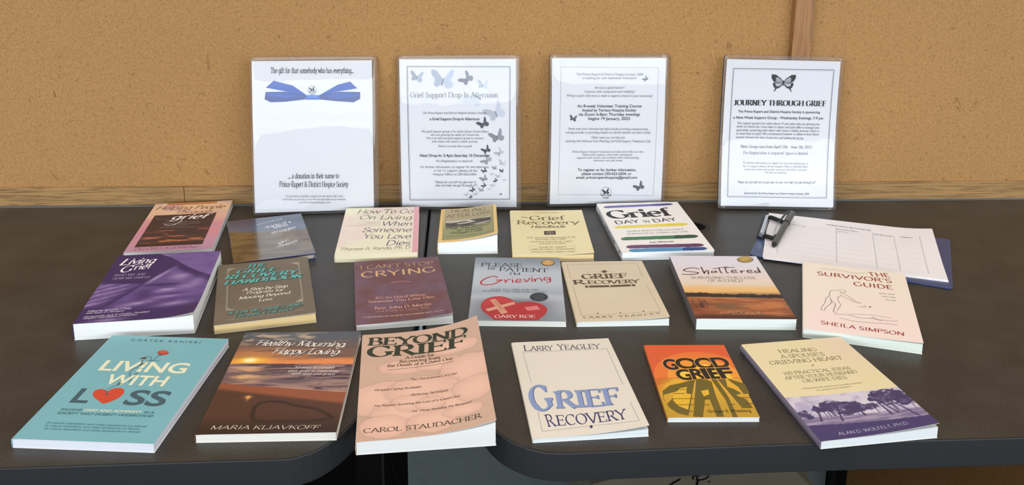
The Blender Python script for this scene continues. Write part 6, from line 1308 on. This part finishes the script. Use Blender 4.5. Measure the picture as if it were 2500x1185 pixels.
# ---------------- clipboard, clip and pen ----------------
def clipboard():
    cx, cy, ang = CLIP
    root = thing('clipboard', 'navy clipboard holding a ruled white sign-out sheet under a dark pen', 'clipboard', (cx/1000, cy/1000, TZ), ang)
    a = -math.radians(5.8); w, h = 154, 109
    pts = []
    for sx, sy, a0 in ((1, 1, 0), (-1, 1, 90), (-1, -1, 180), (1, -1, 270)):
        pts += [(sx*(w-8)+8*math.cos(math.radians(a0+k*18)), sy*(h-8)+8*math.sin(math.radians(a0+k*18))) for k in range(6)]
    bx, by = 3.1, -7.5
    rot = lambda p: (bx+p[0]*math.cos(a)-p[1]*math.sin(a), by+p[0]*math.sin(a)+p[1]*math.cos(a))
    mb = MB(); mb.prism([rot(p) for p in pts], 0, 2.8); mb.build('board', mat('navy_board', (52, 68, 108), .32, .5, noise=.05, nscale=40), root, .8)
    # paper stack: three slightly fanned leaves under a printed top sheet
    mb = MB()
    for i, (dx, dy, r) in enumerate(((1.5, -2.5, .004), (.8, -1.2, .002), (0, 0, 0))):
        S = lambda u, v, l, i=i, dx=dx, dy=dy, r=r: np.stack([(np.asarray(u)-139.7)*math.cos(r)-(108-np.asarray(v))*math.sin(r)+dx, (np.asarray(u)-139.7)*math.sin(r)+(108-np.asarray(v))*math.cos(r)+dy, 2.9+1.0*i+.9+5*np.clip((np.asarray(u)-215)/64, 0, 1)**2*np.clip(1-np.asarray(v)/140, 0, 1)+np.asarray(l)], -1)
        grid(mb, S, 279.4, 216, 6, lambda U, V: flat(U, 232, 226, 226))
        per = [(279.4*k/20, 0) for k in range(20)]+[(279.4, 216*k/20) for k in range(20)]+[(279.4*(1-k/20), 216) for k in range(20)]+[(0, 216*(1-k/20)) for k in range(20)]
        P = np.array(per); n = len(P); mb.add(np.vstack([S(P[:, 0], P[:, 1], 0), S(P[:, 0], P[:, 1], -.9)]), [(k, n+k, n+(k+1) % n, (k+1) % n) for k in range(n)], 0, C8(232, 230, 232))
        if i == 2: draw(mb, ART['clip'], S, 0, 'clip')
    mb.build('paper_sheets', print_mat('form_paper', .75, .3), root)
    # spring clip: chrome rod, wire arms, black rubber pads   (table mm -> local)
    ca, sa = math.cos(-ang), math.sin(-ang)
    def lc(x, y, z): x, y = x-cx, y-cy; return (ca*x-sa*y, sa*x+ca*y, z)
    CH = mat('chrome', (200, 202, 205), .18, .5, metal=1.0); RB = mat('rubber_black', (18, 18, 18), .55, .4)
    cl = MB(); cl.tube([lc(558, 1561, 9.5), lc(519, 1475, 9.5)], 4.2, 16); clip = cl.build('spring_clip', CH, root)
    mb = MB(); mb.prism([lc(563, 1560, 0)[:2], lc(552, 1567, 0)[:2], lc(511, 1476, 0)[:2], lc(522, 1470, 0)[:2]], 2.8, 6.2); mb.build('clip_base', RB, clip)
    mb = MB()
    for P in ([(558, 1560, 10), (561, 1556, 12), (566, 1546, 13)], [(519, 1476, 10), (522, 1470, 11), (526, 1463, 12)], [(573, 1529, 13), (562, 1521, 13.5), (553, 1500, 14), (541, 1474, 13), (538, 1464, 12.5)]):
        mb.tube(catmull([lc(*p) for p in P], 5), 1.0, 8)
    mb.build('clip_wire', CH, clip)
    for P in ([(560, 1556, 11.5), (566, 1545, 12), (574, 1528, 12.5), (579, 1518, 12.5)], [(521, 1468, 11), (527, 1460, 11.5), (535, 1452, 11.5), (542, 1456, 11.5), (541, 1465, 11.5)]):
        mb = MB(); q = catmull([lc(*p) for p in P], 4); mb.tube(q, [2.8]+[3.9]*(len(q)-2)+[3.0], 10); mb.build('rubber_pad', RB, clip)
clipboard()
def pen():
    A = Vector((523.5, 1424.5, 9.6)); Bv = Vector((600, 1552, 20.0)); d = (Bv-A); Ln = d.length; e = d/Ln
    root = thing('pen', 'dark grey capped pen lying across the clipboard clip', 'pen', (0, 0, TZ))
    at = lambda s: tuple(A+e*s)
    body = mat('pen_grey', (74, 76, 72), .4, .5); blk = mat('pen_black', (16, 16, 16), .35, .5)
    mb = MB(); mb.tube([at(7), at(12), at(Ln-52)], [4.2, 5.4, 5.6], 16); mb.build('barrel', body, root)
    mb = MB(); mb.tube([at(0), at(2), at(7.2)], [1.8, 3.0, 4.4], 14); mb.build('tip', blk, root)
    mb = MB(); mb.tube([at(Ln-52), at(Ln-51.5), at(Ln-47), at(Ln-46.5)], [5.6, 6.6, 6.6, 6.0], 16); mb.build('ring', blk, root)
    mb = MB(); mb.tube([at(Ln-47), at(Ln-6), at(Ln-1), at(Ln)], [6.0, 6.2, 5.6, 3.5], 16); mb.build('cap', body, root)
    s = Vector((-e.y, e.x, 0)).normalized(); up = e.cross(s)*-1
    if up.z < 0: up = -up
    mb = MB(); o = lambda a, l, h: tuple(A+e*a+s*l+up*h)
    v = []
    for a, l, h in ((Ln-2, 3, 5), (Ln-10, 6, 6.4), (Ln-30, 8.5, 6.2), (Ln-45, 10.5, 4.4)):
        v += [o(a, l-2, h), o(a, l+2, h-1), o(a, l+2, h-2.4), o(a, l-2, h-1.4)]
    mb.add(v, [(i*4+k, i*4+(k+1) % 4, i*4+4+(k+1) % 4, i*4+4+k) for i in range(3) for k in range(4)]+[(3, 2, 1, 0), (12, 13, 14, 15)]); mb.build('pocket_clip', blk, root)
pen()
